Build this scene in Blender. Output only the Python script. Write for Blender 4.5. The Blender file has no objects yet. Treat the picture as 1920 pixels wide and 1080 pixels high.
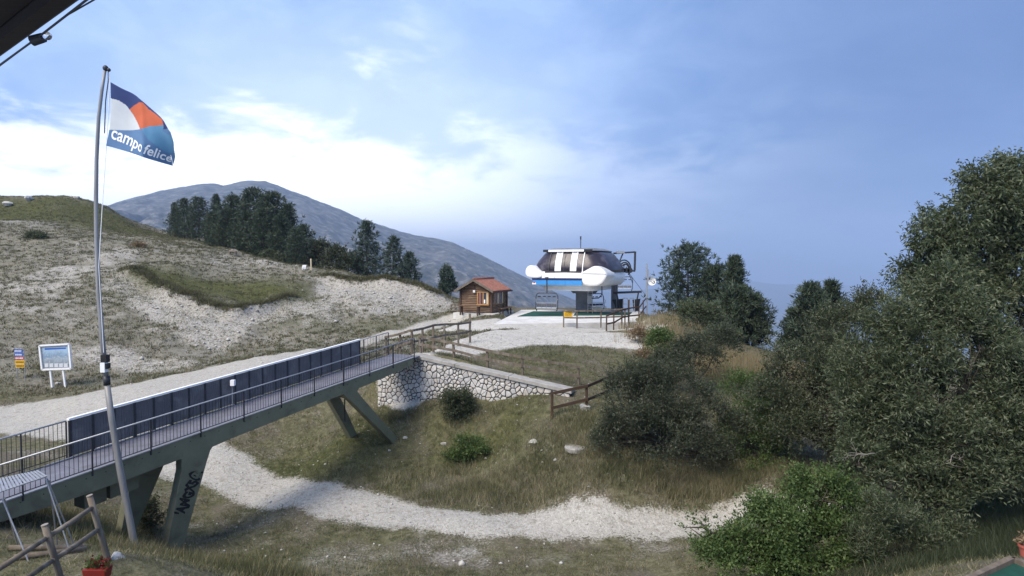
import bpy, math, random
import numpy as np
from mathutils import Vector, Matrix, Quaternion
random.seed(7); RNG = np.random.default_rng(7)
sc = bpy.context.scene
COL = sc.collection
R = math.radians
# ---------------------------------------------------------------- camera
F = 1150.0; PITCH = R(2.0); CAM = Vector((0, 0, 9.0))
cd = bpy.data.cameras.new('camera'); cam = bpy.data.objects.new('camera', cd); COL.objects.link(cam)
cam.location = CAM; cam.rotation_euler = (R(90) - PITCH, 0, 0)
cd.sensor_width = 36; cd.lens = 36 * F / 1920; cd.clip_start = 0.1; cd.clip_end = 60000
sc.camera = cam
# ---------------------------------------------------------------- sun + sky
SUN_AZ = R(-138); SUN_EL = R(50)
sl = bpy.data.lights.new('sun', 'SUN'); sun = bpy.data.objects.new('sun', sl); COL.objects.link(sun)
sl.energy = 3.3; sl.angle = R(36); sl.color = (1.0, 0.89, 0.73)
sdir = Vector((math.sin(SUN_AZ) * math.cos(SUN_EL), math.cos(SUN_AZ) * math.cos(SUN_EL), math.sin(SUN_EL)))
sun.rotation_euler = (-sdir).to_track_quat('-Z', 'Y').to_euler()
sun.location = sdir * 100
sc.view_settings.view_transform = 'Standard'; sc.view_settings.look = 'None'
sc.view_settings.exposure = 0.85; sc.view_settings.gamma = 1; sc.view_settings.use_curve_mapping = False
SKY_S = 0.1
w = bpy.data.worlds.new('World'); sc.world = w; w.use_nodes = True


class NT:
    """small node-tree writer"""
    def __init__(s, tree): s.t = tree; tree.nodes.clear()
    def n(s, typ, **kw):
        nd = s.t.nodes.new(typ)
        for k, v in kw.items():
            if k == 'inp':
                for a, b in v.items():
                    if isinstance(b, bpy.types.NodeSocket): s.t.links.new(b, nd.inputs[a])
                    else: nd.inputs[a].default_value = b
            else: setattr(nd, k, v)
        return nd
    def math(s, op, a, b=0.0, c=None, clamp=False):
        i = {0: a, 1: b}
        if c is not None: i[2] = c
        return s.n('ShaderNodeMath', operation=op, use_clamp=clamp, inp=i).outputs[0]
    def smooth(s, x, lo, hi, a=0.0, b=1.0):
        nd = s.n('ShaderNodeMapRange', interpolation_type='SMOOTHSTEP')
        for k, v in ((0, x), (1, lo), (2, hi), (3, a), (4, b)):
            if isinstance(v, bpy.types.NodeSocket): s.t.links.new(v, nd.inputs[k])
            else: nd.inputs[k].default_value = v
        return nd.outputs[0]
    def mix(s, f, a, b, blend='MIX'):
        nd = s.n('ShaderNodeMix', data_type='RGBA', blend_type=blend)
        for k, v in ((0, f), (6, a), (7, b)):
            if isinstance(v, bpy.types.NodeSocket): s.t.links.new(v, nd.inputs[k])
            else: nd.inputs[k].default_value = v if k == 0 else (*v, 1)[:4]
        return nd.outputs[2]
    def noise(s, vec, scale, detail=4, rough=.55, dist=0.0):
        nd = s.n('ShaderNodeTexNoise', inp={'Scale': scale, 'Detail': detail, 'Roughness': rough, 'Distortion': dist})
        if vec is not None: s.t.links.new(vec, nd.inputs['Vector'])
        return nd.outputs['Fac']
    def ramp(s, f, stops):
        nd = s.n('ShaderNodeValToRGB'); s.t.links.new(f, nd.inputs[0])
        e = nd.color_ramp.elements
        while len(e) < len(stops): e.new(.5)
        for k, (p, c) in enumerate(stops): e[k].position = p; e[k].color = (*c, 1)
        return nd.outputs[0]


g = NT(w.node_tree)
sky = g.n('ShaderNodeTexSky', sky_type='NISHITA'); sky.sun_disc = False
sky.sun_elevation = SUN_EL; sky.sun_rotation = SUN_AZ
tc = g.n('ShaderNodeTexCoord'); D = tc.outputs['Generated']
sep = g.n('ShaderNodeSeparateXYZ', inp={0: D})
az = g.math('ARCTAN2', sep.outputs[0], sep.outputs[1])
el = g.math('ARCSINE', sep.outputs[2])
# clouds seen from below: project the view direction on a flat layer
zz = g.math('ADD', g.math('MAXIMUM', sep.outputs[2], 0.0), 0.22)
cx = g.math('DIVIDE', sep.outputs[0], zz); cy = g.math('DIVIDE', sep.outputs[1], zz)
cv = g.n('ShaderNodeCombineXYZ', inp={0: cx, 1: cy}).outputs[0]
n1 = g.noise(cv, 1.15, 6, .55, .5)
n2 = g.noise(cv, 3.2, 6, .6, .4)
storm = g.smooth(g.math('COSINE', g.math('SUBTRACT', az, 1.0)), .50, .98)
storm = g.math('ADD', storm, g.math('MULTIPLY', g.math('SUBTRACT', n1, .5), .25), clamp=True)
west = g.smooth(g.math('COSINE', g.math('ADD', az, 0.66)), .70, .98)
lowb = g.smooth(el, .07, .29, 1.0, 0.0)
cm = g.math('ADD', g.math('MULTIPLY', lowb, .62), g.math('MULTIPLY', g.math('SUBTRACT', n1, .5), 1.25))
cm = g.math('ADD', cm, g.math('MULTIPLY', g.math('SUBTRACT', n2, .5), 1.0))
cm = g.math('MULTIPLY', g.smooth(cm, .10, .52), g.math('ADD', g.math('MULTIPLY', west, .75), .25))
veil = g.smooth(n2, .3, .72)
def L(c, k=1.0): return tuple(v * k * .72 / SKY_S for v in c)
base = g.mix(veil, L((.24, .41, .79)), L((.41, .585, .93)))
pale = g.math('MULTIPLY', g.smooth(g.math('ABSOLUTE', g.math('ADD', az, .24)), .05, .58, 1.0, 0.0), g.smooth(el, .08, .50, 1, 0))
base = g.mix(g.math('MULTIPLY', pale, .9), base, L((.86, 1.0, 1.24)))
cl = g.mix(cm, base, L((1.6, 1.62, 1.66)))
st = g.mix(veil, L((.108, .190, .41)), L((.122, .208, .44)))
cl = g.mix(storm, cl, st)
allc = g.mix(0.93, sky.outputs[0], cl)
bg = g.n('ShaderNodeBackground', inp={0: allc, 1: SKY_S})
wo = g.n('ShaderNodeOutputWorld', inp={0: bg.outputs[0]})


# ---------------------------------------------------------------- pixel <-> world helpers (for measuring only)
def P(px, py, d):
    u = (px - 960) / F; v = (540 - py) / F
    Y = math.cos(PITCH) + v * math.sin(PITCH); Z = -math.sin(PITCH) + v * math.cos(PITCH)
    return Vector((u / Y * d, d, 9.0 + Z / Y * d))


# ---------------------------------------------------------------- materials
MATS = {}
def mat(name, c1, c2=None, scale=6.0, rough=.8, bump=0.0, metal=0.0, stretch=None, spec=.3, dirt=None, bscale=None):
    if name in MATS: return MATS[name]
    m = bpy.data.materials.new(name); m.use_nodes = True; t = NT(m.node_tree)
    co = t.n('ShaderNodeTexCoord').outputs['Object']
    if stretch: co = t.n('ShaderNodeMapping', inp={0: co, 3: stretch}).outputs[0]
    f = t.noise(co, scale, 5, .6)
    col = t.ramp(f, [(.32, c1), (.68, c2 or tuple(v * .75 for v in c1))])
    if dirt:
        col = t.mix(t.smooth(t.noise(co, dirt[1], 5, .65, .6), .48, .72, 0, dirt[2]), col, dirt[0])
    b = t.n('ShaderNodeBsdfPrincipled', inp={'Base Color': col, 'Roughness': rough, 'Metallic': metal, 'Specular IOR Level': spec})
    if bump:
        bn = t.n('ShaderNodeBump', inp={'Strength': .6, 'Distance': bump, 'Height': t.noise(co, bscale or scale * 2.5, 5, .6)})
        t.t.links.new(bn.outputs[0], b.inputs['Normal'])
    t.n('ShaderNodeOutputMaterial', inp={0: b.outputs[0]})
    MATS[name] = m; return m


def leaf_mat(name, stops, transl=.3):
    m = bpy.data.materials.new(name); m.use_nodes = True; t = NT(m.node_tree)
    at = t.n('ShaderNodeAttribute', attribute_name='tint').outputs['Fac']
    col = t.ramp(at, stops)
    d = t.n('ShaderNodeBsdfPrincipled', inp={'Base Color': col, 'Roughness': .6, 'Specular IOR Level': .25})
    tr = t.n('ShaderNodeBsdfTranslucent', inp={'Color': t.mix(.5, col, (.12, .14, .03))})
    mx = t.n('ShaderNodeMixShader', inp={0: transl, 1: d.outputs[0], 2: tr.outputs[0]})
    t.n('ShaderNodeOutputMaterial', inp={0: mx.outputs[0]})
    return m


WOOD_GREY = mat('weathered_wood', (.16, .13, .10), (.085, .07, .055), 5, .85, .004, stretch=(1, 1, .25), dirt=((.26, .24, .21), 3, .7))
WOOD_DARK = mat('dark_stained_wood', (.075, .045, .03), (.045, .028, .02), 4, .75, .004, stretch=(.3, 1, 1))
LOGM = mat('log_wall_wood', (.19, .122, .078), (.10, .062, .042), 4, .75, .006, stretch=(.25, .25, 1.5), dirt=((.32, .24, .16), 2.5, .6))
HUTPOST = mat('hut_post_wood', (.07, .04, .03), (.045, .028, .022), 6, .7)
HUTTRIM = mat('hut_window_wood', (.42, .23, .09), (.32, .17, .07), 6, .6)
TILE_RED = mat('red_roof_tile', (.28, .115, .08), (.18, .075, .055), 3, .8, .004, dirt=((.34, .22, .18), 5, .7))
CONC = mat('pale_concrete', (.60, .59, .57), (.46, .45, .43), 1.2, .9, .004, dirt=((.32, .30, .28), .9, .45))
CONC_GREY = mat('grey_concrete', (.36, .35, .33), (.25, .24, .23), 3, .9, .006, dirt=((.16, .16, .14), 2, .5))
STEEL_GREEN = mat('grey_green_steel', (.185, .188, .128), (.145, .148, .10), 1.5, .6, 0, dirt=((.085, .08, .065), 1.6, .6), spec=.3)
GALV = mat('galvanised_steel', (.42, .43, .45), (.32, .33, .35), 14, .45, 0, metal=.5)
DARKSTEEL = mat('dark_steel', (.05, .052, .06), (.035, .036, .042), 8, .5, 0, metal=.3)
DECKM = mat('bridge_deck_boards', (.17, .175, .215), (.125, .13, .165), 3, .8, .003, dirt=((.10, .10, .11), 1.3, .6))
PANELM = mat('blue_grey_screen', (.115, .117, .130), (.085, .087, .098), 2, .6, 0, dirt=((.19, .19, .195), 1.3, .7))
WHITEP = mat('white_paint', (.80, .80, .80), (.74, .75, .76), 2, .4, 0)
OFFWHITE = mat('off_white_shell', (.72, .72, .70), (.66, .66, .64), 1.5, .35, 0, dirt=((.5, .5, .47), 1.2, .35))
BLUEBAND = mat('blue_band', (.06, .29, .66), (.05, .25, .60), 3, .35, 0)
NAVY = mat('navy_line', (.015, .025, .10), (.012, .02, .08), 3, .4, 0)
TINTGLASS = mat('smoked_canopy', (.040, .033, .045), (.022, .018, .028), .8, .28, 0, spec=.35, dirt=((.16, .15, .18), 1.1, .6))
BLACKP = mat('black_plastic', (.012, .012, .013), (.02, .02, .02), 5, .5)
MASTGREY = mat('grey_mast_paint', (.17, .18, .21), (.14, .15, .17), 1.5, .55, 0, dirt=((.08, .08, .10), 1.5, .6))
GREENMAT = mat('green_mat', (.010, .062, .045), (.007, .045, .034), 6, .95, .003)
YELLOW = mat('yellow_sign_paint', (.75, .43, .02), (.68, .38, .02), 5, .5)
REDP = mat('red_sign_paint', (.50, .06, .06), (.42, .05, .05), 5, .5)
BLUEP = mat('blue_sign_paint', (.04, .12, .45), (.03, .10, .38), 5, .5)
INK = mat('dark_ink', (.012, .012, .014), (.02, .02, .022), 20, .7)
ROCKM = mat('pale_limestone', (.50, .49, .46), (.34, .33, .31), 6, .9, .02, dirt=((.22, .21, .18), 4, .6))
MORTAR = mat('dark_mortar', (.09, .088, .085), (.055, .055, .052), 8, .95, .01)
REDPOT = mat('red_planter_plastic', (.20, .02, .014), (.15, .016, .012), 4, .5)
TERRA = mat('terracotta', (.40, .10, .07), (.30, .08, .055), 4, .8)
BARK = mat('grey_bark', (.075, .062, .05), (.04, .034, .028), 9, .9, .01, stretch=(1, 1, .3))
DEADTWIG = mat('bare_pale_twig', (.28, .25, .23), (.18, .16, .14), 9, .9)
CHAIRSEAT = mat('chair_seat_grey', (.58, .60, .63), (.50, .52, .56), 4, .5)
POLEM = mat('aluminium_pole', (.30, .30, .30), (.19, .19, .195), 3, .5, 0, metal=.2, stretch=(3, 3, .3), dirt=((.14, .13, .12), 2.5, .6))
GLASSY = mat('window_dark_glass', (.03, .032, .04), (.02, .022, .03), 2, .08, spec=.6)
CREAM = mat('cream_board', (.6, .5, .34), (.5, .42, .28), 5, .6)
BULB = bpy.data.materials.new('clear_bulb_glass'); BULB.use_nodes = True
_b = BULB.node_tree.nodes['Principled BSDF']; _b.inputs['Transmission Weight'].default_value = .95; _b.inputs['Roughness'].default_value = .02; _b.inputs['Base Color'].default_value = (.95, .95, .95, 1)
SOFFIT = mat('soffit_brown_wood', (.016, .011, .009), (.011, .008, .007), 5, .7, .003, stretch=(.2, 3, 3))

L_WILLOW = leaf_mat('willow_leaf', [(0, (.036, .052, .024)), (.5, (.086, .108, .057)), (1, (.21, .23, .155))])
L_OLIVE = leaf_mat('olive_leaf', [(0, (.032, .044, .022)), (.5, (.070, .086, .050)), (1, (.155, .165, .11))])
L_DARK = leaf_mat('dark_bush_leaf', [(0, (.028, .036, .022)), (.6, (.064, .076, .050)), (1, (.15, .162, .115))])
L_GREEN = leaf_mat('green_bush_leaf', [(0, (0.038, 0.068, 0.019)), (.5, (0.074, 0.121, 0.036)), (1, (0.142, 0.189, 0.068))])
L_PINE = leaf_mat('pine_needles', [(0, (0.035, 0.053, 0.034)), (.6, (0.063, 0.088, 0.057)), (1, (0.132, 0.154, 0.101))], .12)
L_PINE2 = leaf_mat('blue_pine_needles', [(0, (0.032, 0.052, 0.038)), (.6, (0.059, 0.088, 0.068)), (1, (0.130, 0.162, 0.133))], .12)
L_GRASS = leaf_mat('grass_blades', [(0, (.050, .062, .027)), (.35, (.098, .106, .052)), (.7, (.21, .19, .115)), (1, (.38, .34, .23))], .3)
L_STRAW = leaf_mat('straw_blades', [(0, (0.115, 0.109, 0.052)), (.5, (0.276, 0.224, 0.132)), (1, (0.437, 0.368, 0.241))], .3)
L_TUSS = leaf_mat('tussock_blades', [(0, (0.052, 0.055, 0.028)), (.5, (0.098, 0.092, 0.048)), (1, (0.196, 0.172, 0.103))], .2)
L_RED = leaf_mat('red_petal', [(0, (.14, .008, .015)), (1, (.28, .02, .03))], .2)
L_RUST = leaf_mat('rusty_plant_leaf', [(0, (.17, .115, .065)), (1, (.34, .25, .17))], .3)


# ---------------------------------------------------------------- object helpers
OFF = {}
def tag(o, label=None, cat=None, group=None, kind=None):
    if label: o['label'] = label
    if cat: o['category'] = cat
    if group: o['group'] = group
    if kind: o['kind'] = kind
    return o
def thing(name, label, cat, loc=(0, 0, 0), group=None):
    o = bpy.data.objects.new(name, None); COL.objects.link(o); o.location = loc; o.empty_display_size = .1
    OFF[o] = Vector(loc); return tag(o, label, cat, group)
def link(name, me, parent=None):
    o = bpy.data.objects.new(name, me); COL.objects.link(o)
    if parent: o.parent = parent; OFF[o] = OFF.get(parent, Vector())
    else: OFF[o] = Vector()
    return o
def copy_tree(o, parent=None):
    c = o.copy(); COL.objects.link(c)
    if parent: c.parent = parent
    for ch in list(o.children): copy_tree(ch, c)
    return c

class MB:
    def __init__(s): s.v = []; s.f = []; s.m = []; s.mi = 0
    def poly(s, pts, faces):
        k = len(s.v); s.v += [tuple(p) for p in pts]; s.f += [tuple(i + k for i in f) for f in faces]; s.m += [s.mi] * len(faces); return s
    def frame(s, c, ax, ay, az):
        c = Vector(c); p = [c + ax * i + ay * j + az * k for k in (-1, 1) for j in (-1, 1) for i in (-1, 1)]
        return s.poly(p, [(0, 2, 3, 1), (4, 5, 7, 6), (0, 1, 5, 4), (2, 6, 7, 3), (0, 4, 6, 2), (1, 3, 7, 5)])
    def box(s, c, size, rz=0.0, bev=0):
        q = Matrix.Rotation(rz, 3, 'Z')
        return s.frame(c, q @ Vector((size[0] / 2, 0, 0)), q @ Vector((0, size[1] / 2, 0)), Vector((0, 0, size[2] / 2)))
    def beam(s, a, b, w, h, up=Vector((0, 0, 1))):
        a = Vector(a); b = Vector(b); d = (b - a); x = d.cross(up)
        if x.length < 1e-6: x = d.cross(Vector((1, 0, 0)))
        x.normalize(); z = x.cross(d).normalized()
        return s.frame((a + b) / 2, d / 2, x * w / 2, z * h / 2)
    def tube(s, pts, rads, n=8, cap=True):
        pts = [Vector(p) for p in pts]
        if not hasattr(rads, '__len__'): rads = [rads] * len(pts)
        k = len(s.v); ref = None
        for i, p in enumerate(pts):
            d = (pts[min(i + 1, len(pts) - 1)] - pts[max(i - 1, 0)]).normalized()
            if ref is None: ref = d.orthogonal().normalized()
            x = (ref - d * ref.dot(d)); x = x.normalized() if x.length > 1e-6 else d.orthogonal().normalized(); ref = x
            y = d.cross(x)
            for j in range(n):
                a = 2 * math.pi * j / n; q = p + (x * math.cos(a) + y * math.sin(a)) * rads[i]; s.v.append(tuple(q))
        for i in range(len(pts) - 1):
            for j in range(n):
                s.f.append((k + i * n + j, k + i * n + (j + 1) % n, k + (i + 1) * n + (j + 1) % n, k + (i + 1) * n + j)); s.m.append(s.mi)
        if cap:
            s.f.append(tuple(k + j for j in reversed(range(n)))); s.m.append(s.mi)
            s.f.append(tuple(k + (len(pts) - 1) * n + j for j in range(n))); s.m.append(s.mi)
        return s
    def prism(s, poly, d):
        """polygon (list of Vector) pushed along vector d"""
        n = len(poly); p = [Vector(q) for q in poly]; d = Vector(d)
        return s.poly(p + [q + d for q in p], [tuple(range(n)), tuple(reversed(range(n, 2 * n)))] + [(i, i + n, (i + 1) % n + n, (i + 1) % n) for i in range(n)])
    def ball(s, c, r, n=10, m=6):
        c = Vector(c); r = Vector(r) if hasattr(r, '__len__') else Vector((r, r, r)); k = len(s.v)
        for i in range(m + 1):
            t = math.pi * i / m
            for j in range(n):
                a = 2 * math.pi * j / n
                s.v.append((c.x + r.x * math.sin(t) * math.cos(a), c.y + r.y * math.sin(t) * math.sin(a), c.z + r.z * math.cos(t)))
        for i in range(m):
            for j in range(n): s.f.append((k + i * n + j, k + (i + 1) * n + j, k + (i + 1) * n + (j + 1) % n, k + i * n + (j + 1) % n)); s.m.append(s.mi)
        return s
    def build(s, name, mats, parent=None, smooth=False, bevel=0.0):
        off = OFF.get(parent, Vector()) if parent else Vector()
        me = bpy.data.meshes.new(name)
        me.from_pydata([(a - off.x, b - off.y, c - off.z) for a, b, c in s.v], [], s.f)
        for m in (mats if isinstance(mats, (list, tuple)) else [mats]): me.materials.append(m)
        if any(s.m): me.polygons.foreach_set('material_index', s.m)
        if smooth: me.polygons.foreach_set('use_smooth', [True] * len(me.polygons))
        me.validate(); me.update()
        o = link(name, me, parent)
        if bevel:
            b = o.modifiers.new('bevel', 'BEVEL'); b.width = bevel; b.segments = 2; b.limit_method = 'ANGLE'
        return o

def np_mesh(name, V, Fc, material, parent=None, tint=None, attrs=None, smooth=False, cols=None):
    """V (N,3), Fc (M,k) -> object"""
    off = OFF.get(parent, Vector()) if parent else Vector()
    V = np.asarray(V, dtype=np.float64) - np.array(off); k = Fc.shape[1]
    me = bpy.data.meshes.new(name)
    me.vertices.add(len(V)); me.vertices.foreach_set('co', V.astype(np.float32).ravel())
    me.loops.add(Fc.size); me.loops.foreach_set('vertex_index', Fc.astype(np.int32).ravel())
    me.polygons.add(len(Fc)); me.polygons.foreach_set('loop_start', np.arange(0, Fc.size, k, dtype=np.int32))
    try: me.polygons.foreach_set('loop_total', np.full(len(Fc), k, dtype=np.int32))
    except Exception: pass
    if smooth: me.polygons.foreach_set('use_smooth', np.ones(len(Fc), dtype=bool))
    me.update(calc_edges=True)
    if tint is not None:
        a = me.attributes.new('tint', 'FLOAT', 'FACE'); a.data.foreach_set('value', tint.astype(np.float32))
    for kx, arr in (attrs or {}).items():
        a = me.attributes.new(kx, 'FLOAT', 'POINT'); a.data.foreach_set('value', arr.astype(np.float32))
    me.materials.append(material)
    return link(name, me, parent)


# ================================================================ TERRAIN
# wall line (front face, plan)
WA = np.array([-6.75, 30.6]); WB = np.array([2.55, 26.95]); WL = np.linalg.norm(WB - WA); WD = (WB - WA) / WL; WN = np.array([-WD[1], WD[0]])  # WN points behind
if WN[1] < 0: WN = -WN
def sstep(x, a, b):
    t = np.clip((x - a) / (b - a), 0, 1); return t * t * (3 - 2 * t)
def wall_step(X, Y):
    s = (X - WA[0]) * WD[0] + (Y - WA[1]) * WD[1]; q = (X - WA[0]) * WN[0] + (Y - WA[1]) * WN[1]
    h = np.interp(s, [-2.2, 0.1, 2.0, WL, WL + 2], [0, 2.3, 2.3, .15, 0])
    return h * sstep(q, .22, .5) * np.exp(-np.clip(q, 0, 99) / 9.0)
PIX = [  # pixel, pixel, distance: points read off the photograph
 (0,790,33),(60,768,35),(200,738,36),(400,690,42),(500,668,45),(600,652,47),(750,622,53),(850,600,58),(900,590,60),(925,610,48.5),(1000,612,48.5),(1195,610,50),(1080,596,56),(1000,584,63),(1150,583,64),(1100,600,52.5),
 (1000,630,42),(1080,628,43),(900,650,36),(1100,640,40),(1160,625,43),(790,664,31.5),(840,662,32.5),(950,650,36),(1000,672,33),(1080,700,30.5),(1085,722,28.8),(980,704,29.5),(915,690,30),(1170,660,36),(1150,690,32),(1100,680,32.5),
 (720,764,30.0),(780,768,29.2),(880,762,28.2),(960,755,27.5),(1040,747,26.8),(700,735,33),(640,700,36),
 (600,850,28),(745,818,28.1),(650,812,27.8),(900,830,27),(800,900,24.5),(1040,787,25),(1100,768,25.5),(1090,840,23),(1150,900,21.2),(600,920,23.5),(1000,930,22),
 (700,955,21.5),(900,980,20),(1200,975,20),(1400,958,20.2),(900,1010,19),(700,1070,16.5),(1000,1076,16.5),(1200,1060,17),(400,1050,17),(300,1012,19.3),(420,870,27),(300,890,26),(230,905,24),(500,900,26),(560,960,21.5),
 (225,990,18.8),(60,930,19),(0,1000,14),(120,1010,14.3),(200,1052,11.6),(115,1080,11.2),(255,1035,16.4),(330,1060,14.6),(450,1078,15.2),(60,1050,12),(0,960,15.5),
 # hill
 (100,727,40),(250,703,43),(400,672,47),(520,655,49),(600,640,50.5),(700,615,54),(800,595,58),(850,583,61),
 (50,640,46),(200,640,47),(50,580,52),(200,585,53),(330,585,55),(440,592,56),(560,562,61),(340,560,58),(440,568,60),(570,545,64),(250,515,63),(400,525,66),(520,525,67),
 (921,589,57),(862,587.5,58.5),(900,594,54.5),(940,590,57),(640,600,56),(680,560,62),(760,570,62),(640,545,66),
 (740,540,66),(640,515,72),(560,497,78),(480,482,86),(400,462,92),(330,452,94),(840,562,66),
 (100,450,75),(250,460,76),(0,445,76),(100,520,62),(0,520,62),(170,480,70),
 (0,388,100),(60,376,104),(130,370,108),(170,376,111),(205,390,114),(250,420,116),(60,410,92),(130,410,93),(200,425,94),(300,440,112),(0,420,90),
 (480,488,100),(600,525,95),(700,565,88),(840,605,85),(900,630,90),(380,455,115),(330,440,122),
 # right
 (1205,588,62),(1235,625,72),(1205,640,38.5),(1200,600,50),(1260,608,46),(1330,625,46),(1350,665,40),(1440,685,37),(1490,705,35),(1300,655,60),(1450,740,60),(1600,740,52),
 (1250,720,30),(1400,765,28),(1300,880,22.5),(1450,900,21),(1600,850,24),(1700,905,20),(1850,945,18.5),(1800,1000,16),(1600,1055,15.3),(1750,1062,13),(1880,1060,10.4),(1500,1070,15.5),(1330,1030,17.5),(1700,1075,12.6),
]
WORLD = [(0,4.5,3.6),(-8,8,3.5),(8,8,3.7),(0,10,2.3),(3,13,1.1),(-4,12,1.9),(25,30,1.5),(30,20,2.2),(12,10.5,3.6),(40,45,-3),(60,80,-16),(-40,32,1.6),(-30,20,2.6),(-70,80,15),(-95,110,22),(-115,140,20),(-60,150,10),(0,120,-8),(40,120,-22),(90,120,-34),(-60,56,6),(-20,14,3.4),(20,70,-9),(-20,170,-6),(-45,125,14)]
pts = np.array([tuple(P(*q)) for q in PIX] + WORLD)
def _phi(r2): return np.sqrt(r2 + 1.6 ** 2)
_n = len(pts); A = np.zeros((_n + 3, _n + 3))
_d2 = ((pts[:, None, :2] - pts[None, :, :2]) ** 2).sum(-1)
A[:_n, :_n] = _phi(_d2) + np.eye(_n) * -.02
A[:_n, _n] = 1; A[:_n, _n + 1:] = pts[:, :2]; A[_n, :_n] = 1; A[_n + 1:, :_n] = pts[:, :2].T
_rhs = np.concatenate([pts[:, 2] - wall_step(pts[:, 0], pts[:, 1]), [0, 0, 0]])
COEF = np.linalg.solve(A, _rhs)
def vnoise(X, Y, seed=0):
    """cheap value noise"""
    xi = np.floor(X).astype(np.int64); yi = np.floor(Y).astype(np.int64); fx = X - xi; fy = Y - yi
    fx = fx * fx * (3 - 2 * fx); fy = fy * fy * (3 - 2 * fy)
    def h(a, b):
        n = (a * 374761393 + b * 668265263 + seed * 974634777) & 0xffffffff
        n = ((n ^ (n >> 13)) * 1274126177) & 0xffffffff
        return ((n ^ (n >> 16)) & 0xffff) / 65535.0
    return (h(xi, yi) * (1 - fx) + h(xi + 1, yi) * fx) * (1 - fy) + (h(xi, yi + 1) * (1 - fx) + h(xi + 1, yi + 1) * fx) * fy
def fbm(X, Y, o=4, seed=0):
    a = 0; amp = .5
    for k in range(o): a = a + amp * vnoise(X * 2 ** k, Y * 2 ** k, seed + k); amp *= .5
    return a
def lipline(q): a = np.array([((px - 960) / F * d_, d_) for px, d_ in q]); return a[np.argsort(a[:, 0])]
LIPS = [(lipline([(215, 64), (250, 62), (300, 59), (340, 56.5), (400, 56), (440, 56), (500, 58), (570, 61.5), (600, 64)]), 1.0), (lipline([(585, 69.5), (600, 68.5), (660, 67), (740, 66), (800, 65.5), (850, 65.5)]), .9)]
def lip_s(X, Y, k):
    a, amp = LIPS[k]; x0, x1 = a[0, 0], a[-1, 0]
    yl = np.interp(X, a[:, 0], a[:, 1]) + (fbm(X / 1.5, X * 0 + k, 3, 91) - .44) * 1.6
    return Y - yl, sstep(X, x0, x0 + 3) * (1 - sstep(X, x1 - 3, x1))
def lips(X, Y):
    out = 0
    for k in (0, 1):
        q, wx = lip_s(X, Y, k); out = out + LIPS[k][1] * wx * sstep(q, -1.5, 0) * np.exp(-np.clip(q, 0, 99) / 6)
    return out
VALLEY = -600.0
slab_pts = [(-1.5, 48.5), (10.5, 50.2), (13.9, 65.5), (1.0, 64.5)]
SLAB_OUT = [(-1.1, 48.9), (10.1, 50.6), (16.5, 75), (0.5, 75)]
def inpoly(q, poly):
    x, y = q[:, 0], q[:, 1]; ins = np.zeros(len(q), bool); n = len(poly)
    for i in range(n):
        x0, y0 = poly[i]; x1, y1 = poly[(i + 1) % n]; c_ = ((y0 > y) != (y1 > y)) & (x < (x1 - x0) * (y - y0) / (y1 - y0 + 1e-12) + x0); ins ^= c_
    return ins
def Hs(X, Y):
    X = np.asarray(X, float); Y = np.asarray(Y, float); sh = X.shape; x = X.ravel(); y = Y.ravel(); out = np.empty(len(x))
    for i in range(0, len(x), 20000):
        a = x[i:i + 20000]; b = y[i:i + 20000]
        r2 = (a[:, None] - pts[None, :, 0]) ** 2 + (b[:, None] - pts[None, :, 1]) ** 2
        out[i:i + 20000] = _phi(r2) @ COEF[:_n] + COEF[_n] + COEF[_n + 1] * a + COEF[_n + 2] * b
    out += wall_step(x, y)
    r = np.hypot(x, y)
    w = sstep(r, 175, 260)
    far = -8 + (VALLEY + 8) * sstep(r, 60, 2900) ** .8 + (fbm(x / 260, y / 260, 4, 5) - .47) * 60 * sstep(r, 200, 900) * (1 - sstep(r, 2500, 3500)) 
    far += np.where(x < 0, 20, 0) * sstep(-x, 0, 60) * (1 - sstep(r, 180, 700))
    far += (fbm(x / 900, y / 900, 4, 9) - .47) * 30 * sstep(r, 3000, 6000)
    hill = sstep(-x - .25 * (y - 40), -4, 12) * sstep(y, 36, 50)
    near = out + (fbm(x / 1.7, y / 1.7, 3, 2) - .44) * .16 + (fbm(x * 1.6, y * 1.6, 2, 3) - .37) * .05 + hill * ((fbm(x / 3.5, y / 3.5, 4, 12) - .47) * 1.1 + (fbm(x / .8, y / .8, 2, 8) - .37) * .22)
    near = near + lips(x, y)
    near = np.where(inpoly(np.stack([x, y], -1), SLAB_OUT), np.minimum(near, 4.2), near)
    return (near * (1 - w) + far * w).reshape(sh)
def H(x, y): return float(Hs(np.array([x]), np.array([y]))[0])
def hit(px, py, d0=6.0, d1=140.0):
    """first ground point met along the sight line"""
    ds = np.geomspace(d0, d1, 500); a = P(px, py, 1.0)
    X = (a.x) * ds; Z = 9 + (a.z - 9) * ds; hz = Hs(X, ds); k = np.argmax(hz >= Z)
    if hz[k] < Z[k]: k = len(ds) - 1
    d = ds[k] if k == 0 else ds[k - 1] + (ds[k] - ds[k - 1]) * (Z[k - 1] - hz[k - 1]) / max(1e-6, (Z[k - 1] - hz[k - 1]) + (hz[k] - Z[k]))
    return Vector((a.x * d, d, H(a.x * d, d)))
def G(px, d):
    x = (px - 960) / F * d; return Vector((x, d, H(x, d)))

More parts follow.
